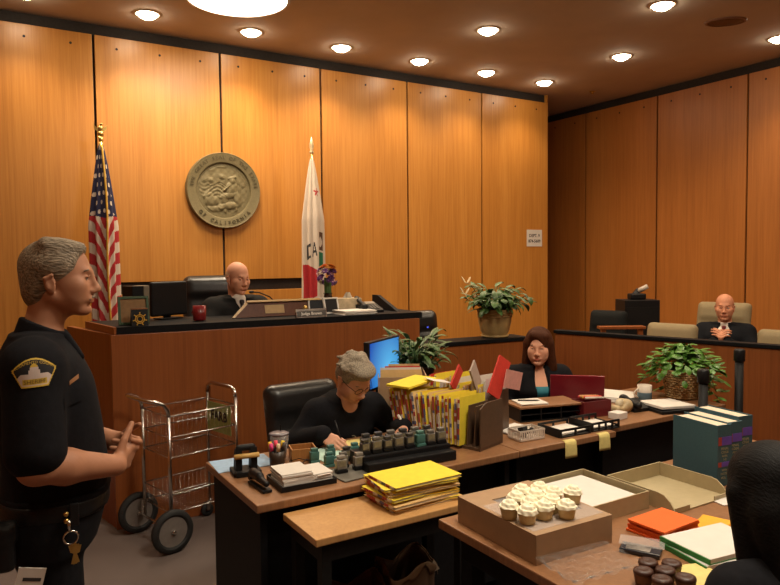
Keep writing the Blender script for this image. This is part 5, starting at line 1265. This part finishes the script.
def person(label, loc, rz, J, skinm, prof=TOR_M, belly=0., hs=1., fem=False, sleeve=1., cloth=CLOTHB, trousers=None, parts=None, hands=None, fine_hands=True, smile=0., hrot=(0, 0, 0), cloth_name='shirt', arm_r=1., neck_r=.056, tsc=1., shirt_off=.012, eye_down=0., collar_cut=None, hem=None):
    t = thing('person', label, 'person', loc, rz)
    HM = Matrix.Translation(Vector(J['head'])) @ Matrix.Rotation(hrot[0], 4, 'Z') @ Matrix.Rotation(hrot[1], 4, 'Y') @ Matrix.Rotation(hrot[2], 4, 'X')
    B = SDF()
    torso(B, J['pel'], J['nb'], prof, -.004, belly, tsc)
    nb = V3(J['nb']); hp = V3((HM @ Vector((-.030, 0, -.065)))[:])
    B.cap(nb + V3((-.005, 0, -.02)), hp, neck_r * 1.06, neck_r, .035)
    for S in ('L', 'R'):
        sh, el, wr = V3(J['sh' + S]), V3(J['el' + S]), V3(J['wr' + S])
        B.cap(nb + V3((-.01, 0, -.05)), sh, .055, .056 * arm_r, .05)
        B.cap(sh, el, .054 * arm_r, .041 * arm_r, .03)
        B.cap(el, el + (wr - el) * .35, .041 * arm_r, .042 * arm_r, .02); B.cap(el + (wr - el) * .35, wr, .042 * arm_r, .026 * arm_r, .02)
        h = (hands or {}).get(S)
        if h: hand(B, wr, *h)
        else: hand(B, wr, (wr - el), (0, -1 if S == 'L' else 1, .3), (0, 0, -1), .35)
        if 'hip' + S in J:
            hi, kn, an = V3(J['hip' + S]), V3(J['kn' + S]), V3(J['an' + S])
            B.cap(hi, kn, .078, .052, .04); B.cap(kn, an, .052, .036, .03); fd = V3(J.get('foot', (1, 0, 0)))
            B.cap(an - V3((.0, 0, .045)), an + fd * .15 - V3((0, 0, .055)), .034, .03, .03)
    old = B.M; B.M = np.array(HM); head(B, fem, hs, smile); B.M = old
    hc = V3(J['head']); fine = [(hc - .14 * hs, hc + .14 * hs, .0034)]
    if fine_hands and hands:
        for S in hands:
            w = V3(J['wr' + S]); dd = V3(hands[S][0]); dd = dd / np.linalg.norm(dd); c = w + dd * .08
            fine.append((c - .10, c + .10, .0045))
    V, Q = B.mesh(.011, fine)
    Hi = np.array(HM.inverted()); ct = V[Q].mean(1); lc = (ct @ Hi[:3, :3].T + Hi[:3, 3]) / hs
    wy = 1 - np.abs(lc[:, 1]) / .026
    lip = (lc[:, 0] > .080) & (wy > 0) & (np.abs(lc[:, 2] + .0705) < .0095 * np.sqrt(np.maximum(wy, 0)))
    lc_ = skinm.node_tree.nodes['Principled BSDF'].inputs['Base Color'].default_value
    lm = mk('lips', [lc_[0] * (.80 if fem else .88), lc_[1] * (.48 if fem else .72), lc_[2] * (.52 if fem else .72)], .4, var=.05)
    body = obj('body', (V, Q, lip.astype(int)), [skinm, lm], t, True)
    eyes(t, HM, hs, eye_down)
    # upper garment
    S_ = SDF(); torso(S_, J['pel'], J['nb'], prof, shirt_off - .004, belly, tsc)
    for S in ('L', 'R'):
        sh, el, wr = V3(J['sh' + S]), V3(J['el' + S]), V3(J['wr' + S])
        o = shirt_off + .002
        S_.cap(nb + V3((-.012, 0, -.055)), sh, .055 + o, .056 * arm_r + o, .05)
        if sleeve <= .5:
            S_.cap(sh, sh + (el - sh) * sleeve * 2, .054 * arm_r + o, .05 * arm_r + o + .008, .03)
        else:
            S_.cap(sh, el, .054 * arm_r + o, .043 * arm_r + o, .03); S_.cap(el, wr, .043 * arm_r + o, .03 * arm_r + o, .02)
    if hem: S_.cut((0, 0, -1), (0, 0, hem), .004, (-.4, -.6, hem - .3), (.4, .6, hem + .02))
    if collar_cut:
        for cc in collar_cut: cc(S_)
    fs = []
    if collar_cut: fs = [(nb - .16, nb + .1, .006)]
    sm = obj(cloth_name, S_.mesh(.010, fs), cloth, t, True)
    if 'hipL' in J:
        T_ = SDF(); pel = V3(J['pel'])
        T_.ell(pel + V3((0, 0, -.02)), (.135, .18, .12), .03)
        if hem: torso(T_, J['pel'], J['nb'], prof[:2] + [(.14, *prof[1][1:])], .004, belly, tsc)
        for S in ('L', 'R'):
            hi, kn, an = V3(J['hip' + S]), V3(J['kn' + S]), V3(J['an' + S])
            T_.cap(hi, kn, .093, .067, .05); T_.cap(kn, an + (kn - an) * .1, .067, .055, .03)
        obj('trousers', T_.mesh(.012), trousers or CLOTHB, t, True)
        sh_ = SDF(); fd = V3(J.get('foot', (1, 0, 0)))
        for S in ('L', 'R'):
            an = V3(J['an' + S]); s2 = SDF(); s2.cap(an - V3((.02, 0, .045)), an + fd * .16 - V3((0, 0, .058)), .044, .036, .03); s2.cap(an - V3((0, 0, .03)), an + V3((0, 0, .03)), .045, .042, .03)
            s2.cut((0, 0, -1), an - V3((0, 0, .088)))
            obj('shoe', s2.mesh(.009), BLKP, t, True)
    return t, HM, body, sm
def hair_cap(parent, HM, mat, s=1., thick=.012, planes=(), extra=None, name='hair', h=.004, k=.012):
    H_ = SDF(); H_.M = np.array(HM)
    H_.ell(V3((-.016, 0, .040)) * s, V3((.098 + thick, .075 + thick, .083 + thick)) * s, .01)
    if extra: extra(H_)
    for n, p in planes: H_.cut(n, V3(p) * s, k)
    return obj(name, H_.mesh(h), mat, parent, True)
def hairmat(name, c, var=.5, bump=.5): return mk(name, c, .55, var=var, scale=30, bump=bump, stretch=(1.2, 9, 5), spec=.25)

# --- uniformed officer
SKD = skin('skin_ruddy', (.33, .15, .083))
J = dict(pel=(0, 0, .95), nb=(.0, 0, 1.475), head=(.058, 0, 1.652), shR=(-.025, -.185, 1.41), shL=(-.025, .185, 1.41), elR=(-.025, -.245, 1.145), wrR=(.185, -.16, 1.095), elL=(.0, .24, 1.14), wrL=(.21, .05, 1.115),
         hipR=(-.005, -.095, .90), knR=(.03, -.11, .50), anR=(-.01, -.12, .09), hipL=(-.005, .095, .90), knL=(.035, .12, .50), anL=(.0, .13, .09))
hd = {'R': ((.50, .84, .05), (.30, .0, 1.), (-.7, .6, 0), (.55, .75, .8, .85), 1.02, (.45, 1.0, .05)), 'L': ((.42, -.88, -.12), (.4, .1, .8), (-.8, -.5, -.1), (.6, .75, .85, .9), 1.0, (.6, .6, .2))}
def vneck(c, dirn=(1, 0, 0), w=.03, dpt=.10):
    def f(S_): S_.cap(V3(c), V3(c) + V3((.10, 0, .12)), w, w * 1.3, .012, mode='d')
    return f
dep, HM, body, shirt = person('officer in a black uniform with grey hair standing at the left edge, hands clasped', (.170, 2.30, 0), R(-4), J, SKD, belly=.046, sleeve=.42, hands=hd, arm_r=1.16, cloth_name='uniform_shirt', neck_r=.053, tsc=1.09, hrot=(R(-13), R(2), 0), hs=.945, eye_down=.1, hem=.98,
    collar_cut=[lambda S_: S_.cap((.03, 0, 1.50), (.14, 0, 1.56), .034, .06, .012, mode='d')])
GREYH = hairmat('grey_hair', (.22, .17, .115), .55, .6)
hp = [((.75, 0, -.32), (.082, 0, .085)), ((.93, 0, -.37), (.022, 0, -.004)), ((.25, 0, -1.), (-.05, 0, -.078))]
def ex(H_):
    H_.ell((-.060, 0, -.03), (.050, .064, .070), .03); H_.cap((.050, .03, .094), (-.02, .05, .104), .015, .02, .03); H_.cap((.060, -.02, .090), (-.03, -.05, .102), .015, .02, .03)
hm_ = hair_cap(dep, HM, GREYH, 1., .012, [], None)
bpy.data.objects.remove(hm_)
def officer_hair():
    H_ = SDF(); H_.M = np.array(HM @ Matrix.Scale(1, 4))
    H_.ell((-.020, 0, .036), (.099, .079, .084), .01); ex(H_)
    # face opening: everything in front of the temple line below the fringe
    H_.ell((.122, 0, -.010), (.094, .090, .106), .010, 'd', rot=(0, R(-16), 0)); H_.box((.115, 0, -.03), (.075, .12, .06), .03, .014, 'd', rot=(0, R(-12), 0))
    H_.box((.045, 0, -.075), (.05, .12, .05), .02, .012, 'd')
    tr = random.Random(3)
    for k in range(0):
        y = tr.uniform(-.07, .07); z = .030 + .098 * math.sqrt(max(0, 1 - (y / .085) ** 2)) - tr.uniform(0, .012); x = tr.uniform(-.04, .06)
        H_.cap((x, y, z - max(0, x) * .25), (x - .045, y * 1.05, z - .004), .006, .009, .012)
    for y in (-1, 1): H_.ell((-.014, y * .086, -.018), (.018, .02, .031), .006, 'd')
    H_.cut((.2, 0, -1.), (-.06, 0, -.098), .012, (-.3, -.3, -.3), (.3, .3, .0))
    return H_.mesh(.0038)
obj('hair', officer_hair(), GREYH, dep, True)
o = MB()
for y in (-1, 1): o.tube([(.088, y * .016, .0235), (.087, y * .032, .028), (.078, y * .047, .0235)], [.003, .004, .002], 6)
b_ = obj('eyebrows', o, hairmat('brow_grey', (.16, .11, .07)), dep, True); b_.matrix_local = HM @ Matrix.Scale(.945, 4)
o = MB().tube([(.090, -.026, -.068), (.0995, -.008, -.0585), (.0995, .008, -.0585), (.090, .026, -.068)], [.003, .005, .005, .003], 6)
b_ = obj('moustache', o, hairmat('moustache_grey', (.30, .22, .16)), dep, True); b_.matrix_local = HM @ Matrix.Scale(.945, 4)
# collar, belt, keys, holster and the shoulder patch
cs = SDF(); nb = V3(J['nb']); cs.cap(nb + V3((-.008, 0, -.035)), nb + V3((.012, 0, .055)), .080, .068, .01)
cs.cut((.45, 0, 1), nb + V3((0, 0, .040)), .004); cs.cap(nb + V3((.085, 0, .07)), nb + V3((.11, 0, -.09)), .028, .006, .006, 'd')
for sd in (-1, 1): cs.cap(nb + V3((.062, sd * .048, .0)), nb + V3((.105, sd * .055, -.062)), .016, .010, .015)
obj('collar', cs.mesh(.005), CLOTHB, shirt, True)
B_ = SDF(); torso(B_, J['pel'], J['nb'], TOR_M, .016, .046, 1.09); B_.cut((0, 0, 1), (0, 0, 1.012), .004); B_.cut((0, 0, -1), (0, 0, .962), .004, (-.5, -.5, .3), (.5, .5, 1.2))
belt = obj('duty_belt', B_.mesh(.008), BLKP, dep, True)
for z in (.972, .992): obj('snap', MB().sph((.045, -.216, z), .0075), BRASS, belt, True)
obj('belt_keeper', MB().box((.066, -.210, .985), (.024, .012, .065), None, .003), BLKP, belt)
kr = obj('key_ring', MB().tube([(.055 + .019 * math.cos(2 * pi * k / 20), -.222, .925 + .019 * math.sin(2 * pi * k / 20)) for k in range(20)], .0028, 6, True).tube([(.05, -.222, .975), (.052, -.222, .944)], .005, 6), CHROME, dep, True)
for k in range(3):
    a = R(-14 + 14 * k); M = Matrix.Translation((.058 + .006 * k, -.225 - .003 * k, .906)) @ Matrix.Rotation(a, 4, 'Y')
    m = MB(); m.add([M @ Vector(v) for v in [(-.011, 0, 0), (.011, 0, 0), (.011, 0, -.02), (.004, 0, -.026), (.004, 0, -.055), (-.004, 0, -.055), (-.004, 0, -.026), (-.011, 0, -.02)]], [tuple(range(8))])
    ko = obj('key', m, BRASS, kr); ko.modifiers.new('thick', 'SOLIDIFY').thickness = .002
obj('holster', SDF().box((-.11, -.205, .915), (.028, .020, .06), .018).cap((-.115, -.215, .97), (-.165, -.22, 1.02), .020, .016, k=.03).box((-.11, -.2, .965), (.035, .018, .03), .012).mesh(.008), BLKP, dep, True)
# folded printed paper in the trouser pocket
pp = obj('pocket_paper', MB().box((-.058, -.200, .79), (.07, .003, .13), (R(4), R(14), 0)), PAPER, dep)
for k in range(3): obj('printed_bar', MB().box((-.046 - .008 * k, -.2035 + .002 * k, .820 - .028 * k), (.046 - .004 * k, .002, .010), (R(4), R(14), 0)), INK, pp)
# shoulder patch drawn cell by cell on the sleeve
SHM = shirt.data
PG = mk('patch_gold', (.62, .42, .05), .6); PW = mk('patch_white', (.60, .50, .45), .7); PK = mk('patch_black', (.012, .012, .016), .8)
def patchmat(x, y):
    # x -1..1 , y 0 (bottom) .. 1 (top)
    top = .72 + .28 * math.cos(x * 1.15) - .02; half = .62 + .38 * min(1, y / .55)
    top = .62 + .38 * (1 - x * x)
    if abs(x) > half or y > top or y < 0: return None
    if abs(x) > half - .06 or y > top - .055 or y < .06: return 0
    ax = abs(x)
    if y < .34 and ax < half - .10: 
        if .10 < y < .28 and ax < .58: return 0
        return 1
    if y < .46 and ax < .50: return 1
    if y < .40 + .06 and ax < .8 - (y - .34) * 1.5: return 1
    if y < .60 and ax < .26: return 1
    if y < .70 and ax < .21 * math.sqrt(max(0, 1 - ((y - .58) / .22) ** 2)): return 1
    if y < .82 and ax < .20 * math.sqrt(max(0, 1 - ((y - .60) / .22) ** 2)): return 0
    return 2
pm = MB(); NX, NY = 60, 52; cells = []
for i in range(NX):
    for j in range(NY):
        x = -1 + 2 * (i + .5) / NX; y = (j + .5) / NY; q = patchmat(x, y)
        if q is not None: cells.append((i, j, q))
vi = {}
PC = Vector((-.020, -.30, 1.368)); ux = Vector((1, 0, .04)) * .052; uy = Vector((-.02, 0, 1)) * .077
for i, j, q in cells:
    f = []
    for a, b_ in ((i, j), (i + 1, j), (i + 1, j + 1), (i, j + 1)):
        if (a, b_) not in vi:
            vi[(a, b_)] = len(pm.v); pm.v.append(tuple(PC + ux * (-1 + 2 * a / NX) + uy * (b_ / NY)))
        f.append(vi[(a, b_)])
    pm.f.append(tuple(f)); pm.mi.append(q)
project(pm, shirt, (0, 1, 0), .0025)
obj('shoulder_patch', pm, [PG, PW, PK], shirt, False)
def patch_text(body, y, size, mat, arc=0., wd=.0):
    mb = MB(); V, Fc = text_mesh(body, size, 0); out = []
    for p in V:
        yy = p.y + (y * .077) - arc * (p.x / .05) ** 2 * .02
        out.append(PC + ux.normalized() * p.x + uy.normalized() * yy)
    mb.add(out, Fc); project(mb, shirt, (0, 1, 0), .004); return obj('lettering', mb, mat, shirt)
patch_text('SACRAMENTO COUNTY', .86, .0098, PG, .95); patch_text('SHERIFF', .19, .0155, mk('patch_brown', (.14, .08, .02), .6))
nt_ = MB()
for i in range(8):
    for j in range(3): pass
nt_.grid(lambda u, v: (.066 + .026 * u, -.3, 1.352 + .012 * u + .012 * v), 8, 3); project(nt_, shirt, (0, 1, 0), .004)
obj('name_bar', nt_, mk('name_bar_brown', (.26, .12, .05), .4), shirt)
obj('pocket_flap', project(MB().grid(lambda u, v: (.05 + .05 * u, -.3, 1.325 - .035 * v + .012 * u), 10, 5), shirt, (0, 1, 0), .006), CLOTHB, shirt, True)

# --- judge
SKJ = skin('skin_pink', (.50, .24, .15))
def seatJ(zs, lean=.0, hx=.0, sw=.18, hz=.64, nbz=.50):
    return dict(pel=(0, 0, zs + .09), nb=(lean, 0, zs + nbz), head=(lean + .035 + hx, 0, zs + hz), shR=(lean - .01, -sw, zs + nbz - .06), shL=(lean - .01, sw, zs + nbz - .06),
                hipR=(.02, -.09, zs + .075), hipL=(.02, .09, zs + .075), knR=(.42, -.12, zs + .06), knL=(.42, .12, zs + .06), anR=(.40, -.12, zs - .37), anL=(.40, .12, zs - .37))
def seated(zs, **k):
    J = seatJ(zs, **k); return J
J = seated(.50, lean=.05, hz=.665, nbz=.49)
J.update(elR=(.16, -.27, .76), wrR=(.36, -.16, .80), elL=(.16, .27, .76), wrL=(.36, .16, .80), anR=(.40, -.12, .09), anL=(.40, .12, .09))
def robe_v(S_): S_.cap((.12, 0, .99), (.22, 0, 1.12), .02, .05, .01, mode='d'); S_.cap((.08, 0, 1.0), (.14, 0, 1.1), .05, .07, .01, mode='d')
jud, HMj, bj, sj = person('bald judge in a black robe seated behind the bench', (1.735, 5.16, .401), R(-88), J, SKJ, cloth=ROBE, cloth_name='robe', belly=.02, shirt_off=.03, hrot=(R(12), R(10), 0), collar_cut=[robe_v], fine_hands=False, eye_down=.3, tsc=1.02)
def collar(parent, nb, tie, mat=WHITE_C, w=.06, dep_=.10):
    nb = Vector(nb)
    S_ = SDF(); S_.ell((nb.x - .005, 0, nb.z + .0), (.070, .070, .05), .02); S_.cap((nb.x + .055, 0, nb.z + .01), (nb.x + .085, 0, nb.z - .09), .05, .035, .02)
    c = obj('shirt_collar', S_.mesh(.006), mat, parent, True)
    S2 = SDF(); S2.box((nb.x + .108, 0, nb.z - .006), (.014, .018, .016), .008).cap((nb.x + .106, 0, nb.z - .02), (nb.x + .125, 0, nb.z - .10), .012, .020, .01)
    obj('necktie', S2.mesh(.005), tie, parent, True)
TIE = mk('dark_tie', (.015, .012, .016), .5); TIER = mk('red_tie', (.17, .02, .025), .5, var=.3)
collar(jud, J['nb'], TIE)
def fringe(parent, HM, mat, name='hair'):
    H_ = SDF(); H_.M = np.array(HM @ Matrix.Scale(1, 4))
    H_.ell((-.020, 0, .010), (.098, .080, .075), .01); H_.box((.09, 0, 0), (.09, .2, .2), .01, .01, 'd'); H_.cut((.25, 0, 1), (-.02, 0, .045), .01, (-.3, -.3, -.3), (.3, .3, .3)); H_.cut((0, 0, -1), (-.05, 0, -.06), .01, (-.3, -.3, -.3), (.3, .3, .3))
    for y in (-1, 1): H_.ell((-.01, y * .086, -.018), (.024, .024, .034), .006, 'd')
    return obj(name, H_.mesh(.005), mat, parent, True)
fringe(jud, HMj, hairmat('pale_fringe', (.36, .22, .14)))
def brows(parent, HM, c, s=1.):
    o = MB()
    for y in (-1, 1): o.tube([(.088 * s, y * .016 * s, .0225 * s), (.087 * s, y * .032 * s, .027 * s), (.078 * s, y * .047 * s, .0225 * s)], [.0025 * s, .0035 * s, .002 * s], 6)
    b_ = obj('eyebrows', o, mk('brow_hair', c, .8), parent, True); b_.matrix_local = HM
brows(jud, HMj, (.22, .12, .07))

# --- seated juror in a suit
SKM = skin('skin_tan', (.48, .21, .12))
J = seated(.44, lean=-.05, hz=.66, nbz=.485)
J.update(elR=(.10, -.25, .64), wrR=(.255, -.045, .80), elL=(.10, .25, .64), wrL=(.255, .045, .80), anR=(.40, -.12, .09), anL=(.40, .12, .09))
hd = {'R': ((.25, .55, .75), (-.1, .3, 1.), (-.2, .8, .0), (.55, .6, .65, .7), .95, (.7, .5, .2)), 'L': ((.25, -.55, .75), (-.1, -.3, 1.), (-.2, -.8, .0), (.45, .5, .55, .6), .95, (.7, .5, .2))}
def lapel(nb):
    def f(S_): S_.cap((nb[0] + .13, 0, nb[2] - .20), (nb[0] + .12, 0, nb[2] + .06), .012, .075, .01, mode='d')
    return f
jm, HMm, bm_, sm_ = person('bald man in a dark suit and tie seated in the jury box with folded hands', (5.91, 3.73, .121), R(207), J, SKM, cloth=SUIT, cloth_name='suit_jacket', shirt_off=.022, hands=hd, smile=1.2, hrot=(R(3), R(3), 0), collar_cut=[lapel(J['nb'])], tsc=1.04)
S_ = SDF(); torso(S_, J['pel'], J['nb'], TOR_M, .006, .0, 1.04); S_.ell((J['nb'][0] - .0, 0, J['nb'][2] + .01), (.070, .070, .045), .02)
obj('white_shirt', S_.mesh(.009), WHITE_C, jm, True)
S2 = SDF(); nb = J['nb']; S2.box((nb[0] + .088, 0, nb[2] - .01), (.016, .018, .016), .008).cap((nb[0] + .09, 0, nb[2] - .02), (nb[0] + .145, 0, nb[2] - .20), .012, .022, .01); obj('necktie', S2.mesh(.005), TIER, jm, True)
for S in ('R', 'L'):
    w, e_ = V3(J['wr' + S]), V3(J['el' + S]); d_ = (w - e_) / np.linalg.norm(w - e_); s2 = SDF().cap(w - d_ * .035, w - d_ * .004, .046, .046, .01); obj('shirt_cuff', s2.mesh(.006), WHITE_C, jm, True)
fringe(jm, HMm, hairmat('brown_fringe', (.20, .10, .05))); brows(jm, HMm, (.2, .1, .06))

# --- clerk writing
SKC = skin('skin_fair', (.52, .27, .18))
J = seated(.47, lean=.20, hx=.075, hz=.595, nbz=.46, sw=.165)
J.update(elR=(.20, -.29, .73), wrR=(.40, -.23, .805), elL=(.22, .29, .74), wrL=(.47, .21, .80), anR=(.30, -.12, .09), anL=(.30, .12, .09), knR=(.40, -.12, .53), knL=(.40, .12, .53))
J['pel'] = (0, 0, .56)
hd = {'R': ((.85, .30, -.25), (.3, .9, .5), (-.2, .3, -1), (.45, .55, .6, .65), .93, (.8, .45, .5)), 'L': ((.5, -.75, -.1), (.6, .3, .6), (-.1, -.2, -1), (.5, .6, .7, .75), .93, (.8, .5, .3))}
cl, HMc, bc, sc_ = person('grey-haired clerk in a black top leaning over the desk to write', (1.735, 3.50, 0), R(-92), J, SKC, prof=TOR_F, fem=True, cloth=CLOTHB, cloth_name='black_top', shirt_off=.018, hands=hd, hrot=(R(12), R(38), R(4)), tsc=1.14, eye_down=.5, neck_r=.05,
   collar_cut=[lambda S_: S_.ell((J['nb'][0] + .095, 0, J['nb'][2] + .0), (.07, .06, .07), .02, mode='d')])
GH2 = hairmat('silver_hair', (.27, .225, .165), .5, .6)
def clerk_hair():
    H_ = SDF(); H_.M = np.array(HMc)
    H_.ell((-.018, 0, .042), (.107, .088, .094), .01); H_.ell((.045, 0, .095), (.055, .07, .033), .03); H_.ell((-.05, 0, -.01), (.06, .078, .07), .03)
    H_.box((.120, 0, -.035), (.065, .2, .095), .03, .014, 'd', rot=(0, R(-10), 0)); H_.box((.055, 0, -.08), (.045, .2, .055), .02, .012, 'd')
    tr = random.Random(5)
    for k in range(40):
        a = tr.uniform(0, 2 * pi); e_ = tr.uniform(.25, 1.5); d_ = V3((math.cos(a) * math.cos(e_) * .105, math.sin(a) * math.cos(e_) * .086, math.sin(e_) * .092)); t_ = V3((-.5, .45 * np.sign(d_[1]), -.35)) * .045
        if d_[0] > .05 and d_[2] < .06: continue
        H_.cap(V3((-.018, 0, .042)) + d_ * .99, V3((-.018, 0, .042)) + d_ + t_ * .8, .010, .007, .014)
    for y in (-1, 1): H_.ell((-.008, y * .09, -.022), (.017, .024, .028), .006, 'd')
    return H_.mesh(.0042)
obj('hair', clerk_hair(), GH2, cl, True); brows(cl, HMc, (.16, .12, .09))
gl = MB()
for y in (-.032, .032): gl.tube([(.100 - .12 * (abs(y + .024 * math.cos(2 * pi * k / 18)) ** 1.6), y + .024 * math.cos(2 * pi * k / 18), .001 + .018 * math.sin(2 * pi * k / 18)) for k in range(18)], .0016, 6, True)
gl.tube([(.102, -.009, .005), (.106, 0, .007), (.102, .009, .005)], .0016, 6)
for y in (-1, 1): gl.tube([(.096, y * .056, .006), (.05, y * .078, .008), (.0, y * .083, .006)], .0016, 6)
g = obj('eyeglasses', gl, BLKM, cl, True); g.matrix_local = HMc
# scroll ornament on the top
orn = MB()
for k in range(5):
    a0 = k * 1.3; c = (-.05 + .025 * k, .045 * math.sin(k * 1.9))
    orn.tube([(.6, c[0] + (.006 + .0022 * q) * math.cos(a0 + q * .7), .70 + .012 * (k % 3) + (.006 + .0022 * q) * math.sin(a0 + q * .7)) for q in range(9)], .0022, 5)
project(orn, sc_, (-1, 0, 0), .003); obj('scroll_ornament', orn, mk('ornament_cream', (.45, .36, .22), .6), sc_, True)
swivel('office_chair', 'black leather office chair behind the writing clerk', 'chair', (1.74, 3.56, 0), R(-86), .50, .50, LEATHER, arms=False, seat_z=.47, rake=12, thick=.06, round_=.058)
o = obj('ballpoint_pen', MB().cyl((0, 0, 0), (-.03, .03, .13), .004).cyl((0, 0, 0), (.002, -.002, -.008), .003, .0008), BLKP, None, True); o.location = (1.565, 3.022, TZ + .014); tag(o, 'thin pen held in the clerk\'s writing hand', 'pen')
o = obj('white_marker', MB().cyl((0, 0, 0), (-.055, .01, .10), .007), WHITE_C, None, True); o.location = (1.955, 3.02, TZ + .03); tag(o, 'white pen in the clerk\'s other hand near the sorter', 'pen')

# --- woman in a black blazer
SKW = skin('skin_light', (.55, .27, .17))
J = seated(.45, lean=.04, hz=.64, nbz=.485, sw=.16)
J.update(elR=(.04, -.26, .70), wrR=(.26, -.12, .63), elL=(.04, .26, .70), wrL=(.26, .14, .63), anR=(.30, -.12, .09), anL=(.30, .12, .09), knR=(.33, -.12, .52), knL=(.33, .12, .52))
nb_ = J['nb']
bl, HMw, bw_, sw_ = person('dark-haired woman in a black blazer and teal blouse behind the red laptop', (3.31, 3.475, .0), R(-118), J, SKW, prof=TOR_F, fem=True, cloth=CLOTHB, cloth_name='blazer', shirt_off=.022, hrot=(R(-22), R(4), 0), tsc=1.10, fine_hands=False, neck_r=.046, hs=.98,
   collar_cut=[lambda S_: S_.cap((nb_[0] + .16, 0, nb_[2] - .26), (nb_[0] + .09, 0, nb_[2] + .05), .026, .060, .012, mode='d')])
S_ = SDF(); torso(S_, J['pel'], J['nb'], TOR_F, .005, 0, 1.10); S_.cut((.35, 0, 1), (nb_[0] + .10, 0, nb_[2] - .10), .006); obj('teal_blouse', S_.mesh(.008), TEALC, bl, True)
BRH = mk('brown_hair', (.06, .019, .008), .65, var=.45, scale=30, bump=.3, stretch=(9, 9, 1.2), spec=.1)
def wh():
    H_ = SDF(); H_.M = np.array(HMw); s = .96
    H_.ell((-.018, 0, .040), (.112, .092, .096), .01); H_.ell((-.055, 0, -.05), (.062, .09, .12), .03)
    for y in (-1, 1): H_.cap((.0, y * .078, .02), (-.022, y * .088, -.15), .026, .034, .03)
    H_.cap((.07, -.03, .09), (.055, .05, .08), .022, .02, .03)
    H_.ell((.130, -.008, -.030), (.092, .068, .115), .012, 'd', rot=(R(8), 0, 0)); H_.box((.125, 0, -.13), (.075, .055, .10), .03, .012, 'd')
    return H_.mesh(.0045)
obj('hair', wh(), BRH, bl, True); brows(bl, HMw, (.08, .04, .025))
swivel('office_chair', 'black office chair under the woman in the blazer', 'chair', (3.34, 3.53, 0), R(-118), .46, .40, LEATHER, seat_z=.45, arms=False, rake=8)

# --- person in the foreground with long black hair
J = seated(.45, lean=.10, hx=.03, hz=.63, nbz=.47, sw=.16)
J.update(elR=(.08, -.26, .72), wrR=(.22, -.10, .62), elL=(.08, .26, .72), wrL=(.22, .10, .62), anR=(.30, -.12, .09), anL=(.30, .12, .09))
fp, HMf, bf, sf = person('person with long straight black hair and dark top at the right edge, seen from behind', (1.715, .82, .0), R(75), J, SKW, prof=TOR_F, fem=True, cloth=CLOTHB, cloth_name='dark_top', shirt_off=.016, fine_hands=False, tsc=1.08, hrot=(0, R(12), 0))
BH = mk('black_hair', (.005, .0045, .0045), .6, var=.3, scale=30, bump=.25, stretch=(1.2, 9, 5), spec=.12)
def fh():
    H_ = SDF(); H_.M = np.array(HMf)
    H_.ell((-.022, 0, .036), (.118, .100, .098), .01); H_.ell((-.06, 0, -.06), (.07, .105, .14), .04); H_.cap((-.07, -.05, -.05), (-.12, -.06, -.26), .06, .05, .04); H_.cap((-.07, .05, -.05), (-.12, .06, -.26), .06, .05, .04)
    for y in (-1, 1): H_.cap((.01, y * .085, .0), (-.01, y * .10, -.2), .032, .03, .03)
    H_.box((.125, 0, -.06), (.07, .066, .13), .03, .012, 'd')
    return H_.mesh(.006)
obj('hair', fh(), BH, fp, True)
swivel('office_chair', 'low black chair under the person with long black hair', 'chair', (1.71, .80, 0), R(75), .46, .28, LEATHER, seat_z=.45, arms=False, rake=8)
# ------------------------------------------------------------------ camera, world, view
F_PX = 680.; yaw, pit, rol = R(31.5), R(2.85), R(.6)
f = Vector((math.sin(yaw) * math.cos(pit), math.cos(yaw) * math.cos(pit), -math.sin(pit)))
r0 = Vector((math.cos(yaw), -math.sin(yaw), 0)); u0 = r0.cross(f)
r_ = r0 * math.cos(rol) - u0 * math.sin(rol); u_ = u0 * math.cos(rol) + r0 * math.sin(rol)
cd = bpy.data.cameras.new('camera'); cam = bpy.data.objects.new('camera', cd); COL.objects.link(cam)
cd.sensor_fit = 'HORIZONTAL'; cd.sensor_width = 36.; cd.lens = F_PX / 780. * 36.; cd.clip_start = .05
M = Matrix((( r_.x, u_.x, -f.x, 0), (r_.y, u_.y, -f.y, 0), (r_.z, u_.z, -f.z, 1.70), (0, 0, 0, 1)))
cam.matrix_world = M; scene.camera = cam
w = bpy.data.worlds.new('world'); scene.world = w; w.use_nodes = True
w.node_tree.nodes['Background'].inputs['Color'].default_value = (.9, .6, .38, 1); w.node_tree.nodes['Background'].inputs['Strength'].default_value = .02
vs = scene.view_settings; vs.view_transform = 'Standard'; vs.look = 'None'; vs.gamma = 1.; vs.exposure = 0.; vs.use_curve_mapping = False
try:
    scene.cycles.max_bounces = 8; scene.cycles.sample_clamp_indirect = 6.; scene.cycles.use_denoising = True; scene.cycles.caustics_reflective = False; scene.cycles.caustics_refractive = False
except Exception: pass
